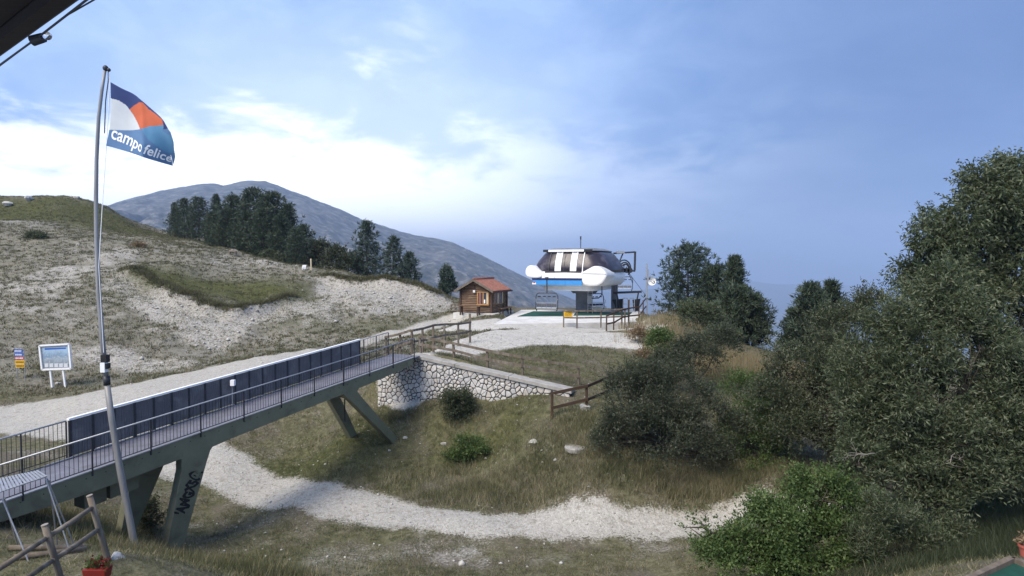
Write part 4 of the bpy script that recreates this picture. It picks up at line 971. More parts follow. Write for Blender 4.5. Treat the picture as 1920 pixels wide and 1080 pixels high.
MB().prism([SB(565, 506), SB(572, 507), SB(574.5, 496.5), SB(567, 497)], Vector((0, .04, 0))).build('board', WHITEP, wsg); MB().tube([SB(569, 510), SB(570, 500)], .03, 5).build('post', GALV, wsg)
mk = thing('marker_post', 'slim pale post on the crest beside the tilted white sign', 'post', SB(584, 510)); MB().tube([SB(584, 513), SB(583, 485)], .1, 6).build('pole', CREAM, mk)

# ================================================================ FLAGPOLE AND FLAG
fpb = hit(254, 1036); FD_ = fpb.y
def FP(px, py, dy=0.0): p = P(px, py, FD_); p.y += dy; return p
fpo = thing('flagpole', 'tall slightly bowed metal flagpole standing in dry grass before the footbridge', 'flagpole', fpb)
cp = [(257, 1045), (250, 1010), (225, 880), (210, 790), (200, 715), (191, 630), (185, 550), (181, 450), (180, 370), (181, 300), (185, 220), (191, 170), (197, 130)]
k = 5
MB().tube([FP(*q) for q in cp[:k]], [.092, .09, .084, .079, .074], 14).build('lower_tube', POLEM, fpo, smooth=True)
MB().tube([FP(*q) for q in cp[k - 1:]], [.064, .062, .058, .055, .051, .047, .043, .040, .038], 14).build('upper_tube', POLEM, fpo, smooth=True)
MB().tube([FP(201, 722), FP(199.5, 705)], .084, 14).build('joint_collar', DARKSTEEL, fpo, smooth=True)
fn = MB(); fn.ball(FP(198, 128), (.07, .07, .08)); fn.tube([FP(198, 131), FP(204, 131)], .03, 8); fn.ball(FP(204, 131), .05, 8, 5); fn.build('finial', DARKSTEEL, fpo, smooth=True)
MB().tube([FP(203, 132), FP(207, 160, -.02), FP(201, 290, -.05), FP(196, 380, -.08), FP(190, 500, -.1), FP(200, 660, -.12)], .009, 5).build('halyard', WHITEP, fpo)
MB().tube([FP(203, 132), FP(204, 152, -.02), FP(198, 190), FP(196, 250)], .014, 5).build('halyard', DARKSTEEL, fpo)
bx = MB(); c_ = FP(202, 671, -.1); bx.box(c_, (.15, .16, .20)); bx.build('upper_box', BLACKP, fpo)
bx = MB(); bx.box(FP(201, 687, -.12), (.12, .16, .26)); bx.build('lower_box', WHITEP, fpo); bx = MB(); bx.box(FP(206.5, 685, -.1), (.07, .14, .14)); bx.build('side_box', BLACKP, fpo)
# flag
fl = thing('flag', 'navy white orange and teal flag with white lettering flying on the flagpole', 'flag', FP(208, 155))
def bez(p, u):
    p = np.array(p, float); n = len(p); tt = np.linspace(0, 1, n); return np.stack([np.interp(u, tt, p[:, 0]), np.interp(u, tt, p[:, 1])], -1)
def smooth_curve(p, n=60):
    q = np.array(p, float)
    for _ in range(4):
        a = q[:-1] * .75 + q[1:] * .25; b = q[:-1] * .25 + q[1:] * .75; q = np.concatenate([q[:1], np.stack([a, b], 1).reshape(-1, 2), q[-1:]])
    s = np.concatenate([[0], np.cumsum(np.hypot(*np.diff(q, axis=0).T))]); s /= s[-1]
    return lambda u: np.stack([np.interp(u, s, q[:, 0]), np.interp(u, s, q[:, 1])], -1)
Ct = smooth_curve([(207.5, 154), (228, 166), (252, 176), (285, 205), (312, 227), (328, 252)]); Cb = smooth_curve([(199, 273), (225, 280), (260, 291), (285, 300), (314, 308)])
Cl = smooth_curve([(207.5, 154), (208, 200), (206, 240), (199, 273)]); Cr = smooth_curve([(328, 252), (330, 268), (325, 280), (324, 292), (314, 308)])
nu, nv = 130, 100
uu, vv_ = np.meshgrid(np.linspace(0, 1, nu + 1), np.linspace(0, 1, nv + 1), indexing='ij')
def flagxy(u, v):
    u = np.asarray(u, float); v = np.asarray(v, float)
    Pt, Pb, Pl, Pr = Ct(u), Cb(u), Cl(v), Cr(v); c00, c10, c01, c11 = Ct(0.), Ct(1.), Cb(0.), Cb(1.)
    U_ = u[..., None]; V_ = v[..., None]
    return (1 - V_) * Pt + V_ * Pb + (1 - U_) * Pl + U_ * Pr - ((1 - U_) * (1 - V_) * c00 + U_ * (1 - V_) * c10 + (1 - U_) * V_ * c01 + U_ * V_ * c11)
def flag_dy(u, v): return u * (.18 * np.sin(5.2 * u + 2.0 * v + .3) + .07 * np.sin(11 * u - 3 * v)) - .1 * np.exp(-((u - .58 - .25 * (v - .7)) / .06) ** 2) * u
def flag_pt(u, v, off=0.0):
    q = flagxy(u, v); d_ = FD_ - .1; X = (q[..., 0] - 960) / F; vv = (540 - q[..., 1]) / F
    Yc = math.cos(PITCH) + vv * math.sin(PITCH); Zc = -math.sin(PITCH) + vv * math.cos(PITCH)
    return np.stack([X / Yc * d_, np.full(X.shape, d_) + flag_dy(u, v) + off, 9 + Zc / Yc * d_], -1)
FV = flag_pt(uu, vv_).reshape(-1, 3)
fi = np.arange((nu + 1) * (nv + 1)).reshape(nu + 1, nv + 1)
FF = np.stack([fi[:-1, :-1], fi[:-1, 1:], fi[1:, 1:], fi[1:, :-1]], -1).reshape(-1, 4)
cu = (uu[:-1, :-1] + uu[1:, 1:]) / 2; cv_ = (vv_[:-1, :-1] + vv_[1:, 1:]) / 2; cq = flagxy(cu, cv_).reshape(-1, 2)
def inpoly(q, poly):
    x, y = q[:, 0], q[:, 1]; ins = np.zeros(len(q), bool); n = len(poly)
    for i in range(n):
        x0, y0 = poly[i]; x1, y1 = poly[(i + 1) % n]; c_ = ((y0 > y) != (y1 > y)) & (x < (x1 - x0) * (y - y0) / (y1 - y0 + 1e-12) + x0); ins ^= c_
    return ins
mi = np.zeros(len(FF), int)                                   # 0 navy
blue = (cq[:, 1] > np.interp(cq[:, 0], [195, 206, 240, 267, 290], [242, 242, 243.5, 243, 244]))
mi[blue] = 3
mi[inpoly(cq, [(190, 180), (207, 184), (222, 188), (234, 196), (241, 205), (250, 217), (260, 233), (267, 243.5), (240, 244), (190, 243)])] = 1
mi[inpoly(cq, [(241, 204), (250, 196), (260, 192), (269, 193), (280, 205), (297, 217), (308, 226), (311, 236), (300, 237), (285, 239), (273, 244), (266, 243), (255, 225)])] = 2
mi[inpoly(cq, [(273, 244), (285, 239), (300, 237), (311, 236), (311, 241), (307, 247), (320, 254), (332, 256), (335, 285), (310, 285), (285, 265)])] = 4
FM = [mat('flag_navy', (.03, .05, .15), (.025, .04, .12), 4, .85), mat('flag_white', (.52, .55, .55), (.48, .50, .51), 4, .85), mat('flag_orange', (.50, .12, .055), (.44, .105, .05), 4, .85), mat('flag_blue', (.10, .19, .33), (.085, .165, .29), 4, .85), mat('flag_teal', (.10, .235, .37), (.085, .21, .34), 4, .85)]
m = MB(); m.v = [tuple(q) for q in FV]; m.f = [tuple(q) for q in FF]; m.m = [int(q) for q in mi]
clo = m.build('cloth', FM, fl, smooth=True); sol = clo.modifiers.new('thick', 'SOLIDIFY'); sol.thickness = .004; sol.offset = 1
tv, tf = text_mesh('campo felice', 1.0, .016)
tv[:, 0] -= tv[:, 0].min(); tv[:, 0] /= tv[:, 0].max()
# letters follow the lower band and crowd together towards the fly end
tu = np.interp(tv[:, 0], [0, .505, .56, 1.0], [.045, .60, .625, .965]); tvv = .885 - tv[:, 1] * .30
tvv = tvv + np.interp(tv[:, 0], [0, .3, .55, 1], [-.02, .0, .045, .02])
TP = flag_pt(tu, np.clip(tvv, 0, .995), -.012)
m = MB(); m.poly([tuple(q) for q in TP], tf); m.build('lettering', WHITEP, fl)
MB().tube([FP(324, 292, -.1), FP(327, 300, -.12), FP(328, 312, -.1)], .006, 4).build('frayed_thread', WHITEP, fl)

# ================================================================ FOREGROUND LEFT: ski rack, log fence, planter
sr = thing('ski_rack', 'slatted metal ski rack standing on thin legs by the lodge end of the footbridge', 'ski rack', G(45, 12.2))
def SR(px, py, d_): return P(px, py, d_)
a0, a1 = SR(-60, 942, 11.6), SR(88, 893, 12.6); b0, b1 = SR(-60, 918, 12.0), SR(75, 886, 12.9)
MB().tube([a0, a1], .018, 8).build('front_bar', GALV, sr); MB().tube([b0, b1], .018, 8).build('back_bar', GALV, sr)
for k in range(22):
    f_ = (k + .5) / 22; p = a0.lerp(a1, f_); q = b0.lerp(b1, f_); e = (q - p)
    MB().beam(p - e * .15 + Vector((0, 0, .02)), q + e * .25 + Vector((0, 0, .03)), .035, .014).build('slat', GALV, sr)
for (px0, py0, px1, d0, d1) in ((85, 895, 122, 12.6, 12.5), (88, 897, 133, 12.65, 13.2), (4, 935, 42, 12.1, 11.9), (8, 935, 22, 12.2, 12.9), (93, 900, 95, 12.7, 13.4)):
    g0 = G(px1, d1); MB().tube([P(px0, py0, d0), g0 - Vector((0, 0, .1))], .014, 6).build('leg', GALV, sr)
MB().tube([G(20, 12.6) + Vector((0, 0, .06)), G(133, 13.1) + Vector((0, 0, .06))], .02, 6).build('ground_bar', GALV, sr)
lf = thing('log_fence', 'rustic round log fence with two rails in the near corner', 'fence', G(150, 11.6))
pA = (P(203, 1052, 11.6), P(168, 930, 11.45)); pB = (P(121, 1110, 10.6), P(84, 985, 10.45)); pC = (P(-10, 1200, 9.4), P(-60, 1075, 9.2))
for b, tp in (pA, pB, pC):
    MB().tube([b - (tp - b) * .25, b, b.lerp(tp, .5), tp], [.058, .056, .053, .052], 10).build('post', WOOD_GREY, lf, smooth=True); MB().tube([tp, tp + (tp - b) * .012], .056, 10).build('post_cap', DEADTWIG, lf)
for (q0, q1) in ((.83, .83), (.50, .50)):
    for (b0_, t0_), (b1_, t1_) in ((pA, pB), (pB, pC)):
        a = b0_.lerp(t0_, q0); b = b1_.lerp(t1_, q1); dv = (b - a)
        MB().tube([a + Vector((0, -.04, 0)) - dv * .01, (a + b) / 2 + Vector((0, -.04, -.01)), b + Vector((0, -.04, 0)) + dv * .02], [.042, .046, .044], 9).build('rail', WOOD_GREY, lf, smooth=True)
for (p0, p1, lab) in (((0, 1064, 12.4), (142, 1022, 13.1), 'long split log on the ground behind the log fence'), ((10, 1085, 11.9), (150, 1032, 12.6), 'grey log lying nearest the log fence'), ((30, 1072, 12.6), (148, 1040, 12.9), 'short thin pole lying between the two logs')):
    a, b = G(p0[0], p0[2]) + Vector((0, 0, .07)), G(p1[0], p1[2]) + Vector((0, 0, .07)); tag(MB().tube([a, b], [.06, .055], 8).build('log', WOOD_GREY, smooth=True), lab, 'log', 'logs on the ground')
def rock(name, label, c, r, seed, group=None, m_=ROCKM, flat=.55):
    rg = np.random.default_rng(seed); m = MB(); m.ball((0, 0, 0), 1.0, 9, 6); ax_ = rg.uniform(.75, 1.25, 3)
    ph = rg.uniform(0, 6, 6); m.v = [tuple(c + Vector((x * ax_[0], y * ax_[1], z * ax_[2] * flat)) * r * (1 + .18 * math.sin(3 * x + ph[0]) + .15 * math.sin(4 * y + ph[1]) + .12 * math.sin(5 * z + ph[2]))) for x, y, z in m.v]
    return tag(m.build(name, m_), label, 'rock', group)
rock('rock', 'flat white stone at the foot of the log fence post', G(206, 11.75) + Vector((.02, 0, -.02)), .16, 3, 'pale rocks')
plz = P(183, 1078, 9.6)
zb = H(plz.x, plz.y)
pl_ = thing('flower_box', 'small red flower box with red blooms beside the log fence', 'flower box', Vector((plz.x, plz.y, zb)))
c_ = Vector((plz.x, plz.y, max(zb + .1, plz.z + .05)))
m = MB(); q = [(-.165, -.08, -.09), (.165, -.08, -.09), (.165, .08, -.09), (-.165, .08, -.09)]; q2 = [(-.185, -.1, .075), (.185, -.1, .075), (.185, .1, .075), (-.185, .1, .075)]
m.poly([c_ + Vector(a) for a in q + q2], [(3, 2, 1, 0), (4, 5, 6, 7), (0, 1, 5, 4), (1, 2, 6, 5), (2, 3, 7, 6), (3, 0, 4, 7)]); m.build('box', REDPOT, pl_, bevel=.008)
MB().box(c_ - Vector((0, 0, .09 + (c_.z - .18 - zb) / 2 + .09)), (.2, .12, max(.05, c_.z - zb - .05))).build('stand', WOOD_DARK, pl_)

# ================================================================ ROOF EAVE, STRING LIGHT
e0 = P(0, 112, 2.95); e1 = P(146, 0, 2.30); eh = (e0.z + e1.z) / 2; ed = (e1 - e0); ed.z = 0; ed.normalize(); ein = Vector((-ed.y, ed.x, 0))
if ein.x > 0: ein = -ein
e0.z = e1.z = eh
# place the edge exactly at one height through the two sight lines
def at_h(px, py, z):
    a = P(px, py, 1.0); d_ = (z - 9) / (a.z - 9); return Vector((a.x * d_, d_, z))
eh = 10.0; e0 = at_h(0, 98, eh); e1 = at_h(134, 0, eh); ed = (e1 - e0).normalized(); ein = Vector((-ed.y, ed.x, 0))
if ein.x > 0: ein = -ein
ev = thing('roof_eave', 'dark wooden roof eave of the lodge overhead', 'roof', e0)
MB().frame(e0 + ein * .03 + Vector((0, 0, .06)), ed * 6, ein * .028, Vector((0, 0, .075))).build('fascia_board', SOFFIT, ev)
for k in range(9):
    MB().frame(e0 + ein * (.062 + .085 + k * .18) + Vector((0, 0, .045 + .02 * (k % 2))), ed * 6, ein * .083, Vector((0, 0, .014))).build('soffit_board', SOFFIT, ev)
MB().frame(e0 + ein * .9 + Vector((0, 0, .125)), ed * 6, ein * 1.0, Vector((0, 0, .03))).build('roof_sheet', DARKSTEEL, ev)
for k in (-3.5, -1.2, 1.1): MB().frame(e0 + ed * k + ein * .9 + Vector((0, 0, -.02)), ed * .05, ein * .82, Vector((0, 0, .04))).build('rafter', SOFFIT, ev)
zc_ = 9.93
sA, sM, sB_ = at_h(-60, 165, zc_), at_h(70, 71, zc_ - .0), at_h(175, -10, zc_)
stl = thing('string_light', 'black festoon cable with one clear bulb strung below the eave', 'string light', sM)
MB().tube([sA + (sA - sM) * 3, sA, sM, sB_, sB_ + (sB_ - sM) * 3], .0042, 6).build('cable', BLACKP, stl, smooth=True)
MB().tube([sA + Vector((.012, .0, -.008)), (sA + sM) / 2 + Vector((0, .0, -.004)), sM, (sM + sB_) / 2 + Vector((.004, 0, .004)), sB_ + Vector((.015, 0, -.01))], .003, 6).build('cable', BLACKP, stl, smooth=True)
dl = (P(86, 68, sM.y) - P(66, 74, sM.y)).normalized()
k_ = MB().tube([sM - dl * .022 + Vector((0, 0, -.006)), sM + dl * .026 + Vector((0, 0, -.006))], [.021, .019], 12).build('socket', BLACKP, stl)
MB().ball(sM + dl * .042 + Vector((0, 0, -.004)), .017, 12, 8).build('bulb', BULB, stl, smooth=True)

# ================================================================ LOWER RIGHT TERRACE CORNER
tz = P(1880, 1062, 10.4).z + .22
ps = [at_h(1800, 1095, tz), at_h(1899, 1049, tz), at_h(1990, 1090, tz), at_h(1850, 1180, tz)]
tr = thing('green_terrace_mat', 'green carpeted terrace corner with grey wooden border at the very edge', 'terrace', ps[1])
MB().prism([p + Vector((0, 0, -.03)) for p in ps], (0, 0, -.5)).build('carpet', GREENMAT, tr)
for a, b in ((ps[0], ps[1]), (ps[1], ps[2])): MB().beam(a, b, .09, .1).build('border_board', WOOD_GREY, tr)
pc = at_h(1931, 1055, tz) + Vector((.03, .12, .05))
pot = thing('terracotta_pot', 'terracotta flower pot on the terrace corner', 'plant pot', pc)
def lathe(c, prof, n=16):
    m = MB(); v = [c + Vector((r_ * math.cos(2 * math.pi * j / n), r_ * math.sin(2 * math.pi * j / n), z)) for r_, z in prof for j in range(n)]
    return m.poly(v, [(i * n + j, i * n + (j + 1) % n, (i + 1) * n + (j + 1) % n, (i + 1) * n + j) for i in range(len(prof) - 1) for j in range(n)])
lathe(pc, [(.0, .0), (.075, 0), (.10, .16), (.115, .16), (.115, .2), (.10, .2), (.095, .17), (0, .165)]).build('pot', TERRA, pot, smooth=False)

# ================================================================ VEGETATION
def unit(a): return a / np.maximum(np.linalg.norm(a, axis=-1, keepdims=True), 1e-9)
def rdir(n, rng): return unit(rng.normal(size=(n, 3)))
def leaves_from(base, dirs, length, width, rng, droop=0.0):
    """a folded diamond per leaf: (n,3) base, (n,3) dir -> verts, faces"""
    n = len(base); side = unit(np.cross(dirs, rdir(n, rng))); nrm = np.cross(dirs, side)
    L_ = length * rng.uniform(.65, 1.3, (n, 1)); W_ = width * rng.uniform(.7, 1.25, (n, 1))
    mid = base + dirs * L_ * .5 + nrm * L_ * .06; tip = base + dirs * L_; tip[:, 2] -= droop * L_[:, 0]
    v = np.stack([base, mid + side * W_ * .5, tip, mid - side * W_ * .5], 1).reshape(-1, 3)
    return v, np.arange(4 * n).reshape(n, 4)
def crown(lobes, nsprays, rng, leaf=(.11, .035), per=10, spray=.4, shell=.5, up=.35, wild=.12, droop=0.0):
    """lobes: list of (centre(3), radii(3), weight). Returns verts, faces, tint"""
    C_ = np.array([l[0] for l in lobes]); Rr = np.array([l[1] for l in lobes]); Wt = np.array([l[2] for l in lobes]) * (Rr.prod(1) ** (2 / 3)); Wt /= Wt.sum()
    k = rng.choice(len(lobes), nsprays, p=Wt); d_ = rdir(nsprays, rng); d_[:, 2] = np.where(d_[:, 2] < -.55, -d_[:, 2], d_[:, 2])
    # every lobe is made of leafy clumps with gaps between them
    npl = 15; nl = len(lobes); cd_ = rdir(nl * npl, rng).reshape(nl, npl, 3); cd_[..., 2] = np.where(cd_[..., 2] < -.5, -cd_[..., 2], cd_[..., 2])
    cr_ = rng.uniform(shell + .15, 1.0, (nl, npl, 1)); cs_ = rng.uniform(.12, .27, (nl, npl)); ctint = rng.normal(scale=.10, size=(nl, npl))
    q_ = rng.integers(0, npl, nsprays); loose = rng.random(nsprays) < .10
    off_ = cd_[k, q_] * cr_[k, q_] + rng.normal(size=(nsprays, 3)) * cs_[k, q_][:, None] * .62
    lo_ = d_ * (shell + (1 - shell) * rng.uniform(0, 1, (nsprays, 1)) ** .55) * (1 + np.where(rng.random((nsprays, 1)) < .25, rng.uniform(0, wild * 2, (nsprays, 1)), 0))
    off_ = np.where(loose[:, None], lo_, off_)
    p = C_[k] + Rr[k] * off_
    d_ = unit(unit(off_) * .6 + unit(off_ - cd_[k, q_] * cr_[k, q_]) * .6)
    out = unit(d_ + np.array([0, 0, up]) + rng.normal(scale=.45, size=(nsprays, 3)))
    stint = np.clip(.42 + ctint[k, q_] + rng.normal(scale=.13, size=nsprays), 0, 1)
    f_ = np.tile((np.arange(per) + .5) / per, nsprays); kk = np.repeat(np.arange(nsprays), per)
    sl_ = spray * rng.uniform(.6, 1.4, nsprays)
    base = p[kk] + out[kk] * (f_ * sl_[kk])[:, None] + rng.normal(scale=.02, size=(nsprays * per, 3))
    ld = unit(out[kk] * .7 + rdir(nsprays * per, rng) * .8)
    V, Fc = leaves_from(base, ld, leaf[0], leaf[1], rng, droop)
    tint = np.clip(stint[kk] + rng.normal(scale=.22, size=len(kk)), 0, 1)
    return V, Fc, tint
def lobe(px, py, d_, rp, ry=None, w_=1.0, dz=.85):
    c = P(px, py, d_); r_ = rp * d_ / F; r2 = (ry or rp) * d_ / F; return ((c.x, c.y, c.z), (r_, r_ * dz, r2), w_)
def limbs(base, lobes, r0, rng, nsub=5, seed=0):
    m = MB(); b = Vector(base); cz_ = np.mean([l[0] for l in lobes], axis=0); fork = b.lerp(Vector(cz_), .45)
    fork.x = b.x + (fork.x - b.x) * .5; fork.y = b.y + (fork.y - b.y) * .5
    m.tube([b - Vector((0, 0, .3)), b, b.lerp(fork, .5) + Vector((.04, .03, 0)), fork], [r0 * 1.25, r0, r0 * .85, r0 * .7], 8)
    for l in lobes:
        c = Vector(l[0]); a = fork.lerp(b, rng.uniform(0, .5)); mid_ = a.lerp(c, .5) + Vector(rng.normal(scale=.12, size=3)); m.tube([a, mid_, c], [r0 * .62, r0 * .42, r0 * .2], 6)
        for _ in range(nsub + 3):
            dd = Vector(unit(rng.normal(size=(1, 3)))[0]); dd.z = abs(dd.z) * .8; e_ = c + Vector((dd.x * l[1][0], dd.y * l[1][1], dd.z * l[1][2])) * rng.uniform(.7, 1.0)
            s_ = mid_.lerp(c, rng.uniform(.1, 1)); m.tube([s_, s_.lerp(e_, .5) + Vector(rng.normal(scale=.06, size=3)), e_], [r0 * .26, r0 * .17, r0 * .06], 5)
    return m
NT_ = [100]
def ondist(px, py): return hit(px, py).y
def bush(name, label, cat, base_px, base_d, lobes, nsprays, material, leaf=(.11, .035), per=10, spray=.4, shell=.45, up=.35, r0=.07, wild=.2, group=None, tname='trunk', twig=BARK, droop=0.0):
    NT_[0] += 1; rng = np.random.default_rng(NT_[0]); b = G(base_px, base_d)
    th = thing(name, label, cat, b, group)
    V, Fc, ti = crown(lobes, nsprays, rng, leaf, per, spray, shell, up, wild, droop)
    np_mesh('crown', V, Fc, material, th, tint=ti)
    limbs(b, lobes, r0, rng).build(tname, twig, th, smooth=True)
    return th

bush('willow_tree', 'tallest broad grey green tree towering at the frame edge over the other bushes', 'tree', 1885, 19.5,
     [lobe(1870, 385, 19.5, 55, 55), lobe(1925, 365, 20, 55), lobe(1815, 440, 19.5, 55, 60), lobe(1750, 455, 19.5, 42, 55, .9), lobe(1880, 480, 20, 70), lobe(1722, 540, 20, 38, 40, .8), lobe(1800, 545, 20, 70, 60), lobe(1950, 470, 20, 70), lobe(1955, 620, 20, 50, 80), lobe(1838, 350, 19.6, 30, 32), lobe(1870, 570, 19.6, 50), lobe(1900, 330, 19.5, 30, 30), lobe(1780, 500, 19.3, 50), lobe(1690, 520, 20, 20, 26, .6)],
     6800, L_WILLOW, (.145, .05), 10, .42, .25, .3, .13, .2, droop=.25)
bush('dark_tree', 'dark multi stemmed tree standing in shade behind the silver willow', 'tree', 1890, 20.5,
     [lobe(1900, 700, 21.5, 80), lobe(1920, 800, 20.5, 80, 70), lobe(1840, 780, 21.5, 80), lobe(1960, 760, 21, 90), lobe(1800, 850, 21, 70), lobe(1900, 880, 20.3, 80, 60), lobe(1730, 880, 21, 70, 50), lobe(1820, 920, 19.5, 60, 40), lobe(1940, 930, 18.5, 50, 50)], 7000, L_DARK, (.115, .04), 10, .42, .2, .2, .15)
bush('silver_willow', 'largest silvery willow bush filling the space before the tall tree', 'bush', 1770, 16.9,
     [lobe(1690, 630, 17.4, 70, 62), lobe(1770, 590, 17.2, 62, 66), lobe(1640, 700, 17.4, 62), lobe(1720, 720, 16.7, 85, 80), lobe(1830, 660, 16.6, 70, 75), lobe(1880, 740, 16.5, 70, 75), lobe(1850, 830, 16.2, 80, 75), lobe(1760, 830, 16.3, 85, 75), lobe(1660, 800, 16.8, 65, 60), lobe(1690, 905, 16.0, 75, 45), lobe(1800, 900, 15.9, 70, 50), lobe(1765, 540, 17.4, 34, 42, .8), lobe(1615, 760, 17.2, 40, 40), lobe(1880, 900, 16.2, 55, 50), lobe(1620, 880, 16.2, 45, 40), lobe(1740, 950, 15.6, 55, 25, .6), lobe(1930, 800, 16.8, 60, 80)],
     10500, L_WILLOW, (.125, .036), 11, .42, .25, .45, .11, .25)
bush('willow_bush', 'grey willow bush with bare pale twigs showing in its middle', 'bush', 1560, 21.5,
     [lobe(1590, 640, 22.4, 75, 55), lobe(1520, 720, 22, 85, 70), lobe(1600, 740, 21.6, 80, 70), lobe(1455, 770, 22, 55, 50), lobe(1520, 810, 21.5, 85, 50), lobe(1605, 830, 21.3, 60, 45), lobe(1640, 590, 22.4, 40, 35)],
     7200, L_OLIVE, (.115, .036), 10, .45, .4, .4, .1, .25)
bush('green_shrub', 'fresh green leafy shrub nearest the camera at the lower edge', 'bush', 1470, 14.6,
     [lobe(1535, 930, 14.8, 50, 38), lobe(1455, 990, 14.2, 60, 42), lobe(1560, 1000, 14.5, 50, 45), lobe(1350, 1052, 14, 55, 24), lobe(1480, 1065, 13.9, 80, 40), lobe(1605, 960, 15, 32, 30, .6), lobe(1320, 990, 14.6, 45, 10, .12), lobe(1400, 1020, 14.2, 42, 30), lobe(1590, 1062, 14, 40, 30), lobe(1490, 930, 14.9, 30, 16, .5), lobe(1420, 950, 14.8, 26, 10, .3)],
     4300, L_GREEN, (.08, .042), 10, .36, .3, .5, .14, .3)
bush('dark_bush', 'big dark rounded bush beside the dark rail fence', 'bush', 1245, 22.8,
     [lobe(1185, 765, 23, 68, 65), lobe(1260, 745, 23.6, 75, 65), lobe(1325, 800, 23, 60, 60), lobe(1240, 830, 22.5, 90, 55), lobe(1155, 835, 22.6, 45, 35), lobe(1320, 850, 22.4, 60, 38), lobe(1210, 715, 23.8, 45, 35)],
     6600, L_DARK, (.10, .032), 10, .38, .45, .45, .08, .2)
bush('yellow_green_shrub', 'yellow green shrub between the dark bush and the grey willow', 'bush', 1405, 22.8,
     [lobe(1400, 810, 23, 45, 55), lobe(1430, 850, 22.4, 50, 40), lobe(1385, 745, 25.5, 50, 45), lobe(1450, 800, 23.5, 40, 40)], 2600, L_GREEN, (.09, .035), 9, .4, .35, .6, .05, .3)
bush('round_bush', 'dark mid sized bush rising behind the big dark bush', 'bush', 1300, 28.5,
     [lobe(1300, 680, 29, 50, 45), lobe(1345, 650, 30, 45, 40), lobe(1255, 690, 28.5, 40, 30)], 2000, L_DARK, (.11, .036), 9, .38, .4, .4, .06)
bush('leafy_plant', 'bright green leafy plant on the slope below the platform', 'bush', 1238, 34,
     [lobe(1238, 645, 34, 26, 20)], 420, L_GREEN, (.13, .05), 9, .4, .3, .6, .03)
bush('olive_bush', 'pale olive bush in front of the pines by the platform', 'bush', 1315, 42,
     [lobe(1300, 598, 42, 38, 26), lobe(1340, 605, 42, 32, 28), lobe(1350, 640, 40, 30, 25)], 1500, L_WILLOW, (.16, .05), 9, .5, .4, .7, .05, .25)
d_ = ondist(858, 786)
bush('small_bush', 'lone small bush in front of the stone wall', 'bush', 858, d_, [lobe(858, 752, d_, 28, 20), lobe(842, 752, d_, 17, 18), lobe(874, 762, d_, 16, 18), lobe(860, 776, d_, 20, 14), lobe(848, 772, d_, 14, 14)], 900, L_OLIVE, (.10, .034), 9, .3, .2, .4, .03, .3)
d_ = ondist(885, 862)
bush('low_bush', 'low green bush in the grass below the stone wall', 'bush', 885, d_, [lobe(888, 840, d_, 34, 20), lobe(862, 854, d_, 25, 12), lobe(905, 852, d_, 26, 13), lobe(850, 862, d_, 20, 8), lobe(915, 862, d_, 20, 8)], 900, L_GREEN, (.085, .036), 9, .3, .2, .5, .03, .2)
bush('low_bush', 'dark low bush between the legs of the footbridge', 'bush', 272, 19.6, [lobe(272, 970, 19.6, 28, 26), lobe(255, 985, 19.5, 20, 18)], 520, L_DARK, (.09, .034), 9, .3, .3, .5, .03, .2)
bush('hill_bush', 'single dark bush high on the scree hillside', 'bush', 65, 76, [lobe(62, 447, 76, 17, 9), lobe(75, 450, 76, 10, 7)], 420, L_OLIVE, (.25, .08), 8, .5, .3, .5, .04)
bush('hill_bush', 'withered brown bush on the crest of the hillside', 'bush', 264, 76, [lobe(262, 463, 76, 10, 5)], 140, L_RUST, (.25, .07), 7, .5, .3, .5, .03)
bush('rusty_bush', 'rusty red and yellow plants beside the thin fence', 'bush', 1196, 38, [lobe(1196, 628, 38, 13, 9), lobe(1208, 672, 35, 12, 8)], 240, L_RUST, (.16, .05), 8, .4, .2, .6, .02)
bush('sage_plant', 'grey sage like plant clump below the silver willow', 'plant', 1660, 13.7, [lobe(1650, 990, 13.7, 30, 48), lobe(1625, 1030, 13.6, 28, 36), lobe(1700, 1010, 14.0, 26, 40), lobe(1740, 1030, 14, 26, 26), lobe(1790, 1010, 15, 26, 24)], 1700, L_WILLOW, (.10, .018), 9, .4, .2, 1.6, .02, .2)
# bare pale twigs
def twigs(label, starts, d_, seed, n=5, ln=.55):
    m = MB(); rng = np.random.default_rng(seed)
    def grow(p, v, r_, l_, k):
        q = p; pts_ = [p]
        for _ in range(3): v = (v + Vector(rng.normal(scale=.28, size=3))).normalized(); q = q + v * l_ / 3; pts_.append(q)
        m.tube(pts_, list(np.linspace(r_, r_ * .6, 4)), 5, cap=False)
        if k:
            for _ in range(int(rng.integers(2, 4))): grow(pts_[int(rng.integers(1, 4))], (v + Vector(rng.normal(scale=.7, size=3)) * .8).normalized(), r_ * .6, l_ * rng.uniform(.55, .85), k - 1)
    for (px, py, vx, vz) in starts: grow(P(px, py, d_), Vector((vx, -.3, vz)).normalized(), .013, ln, 3)
    return tag(m.build('bare_branch', DEADTWIG), label, 'branch', 'bare branches in the willow')
twigs('bare pale twigs poking out of the grey willow bush', [(1640, 785, -1, .6), (1610, 715, -.3, 1)], 20.3, 3, ln=.55)
twigs('bare grey twigs low in front of the silver willow', [(1790, 850, -.6, -.9), (1640, 850, -.9, .2)], 15.5, 4, ln=.42)

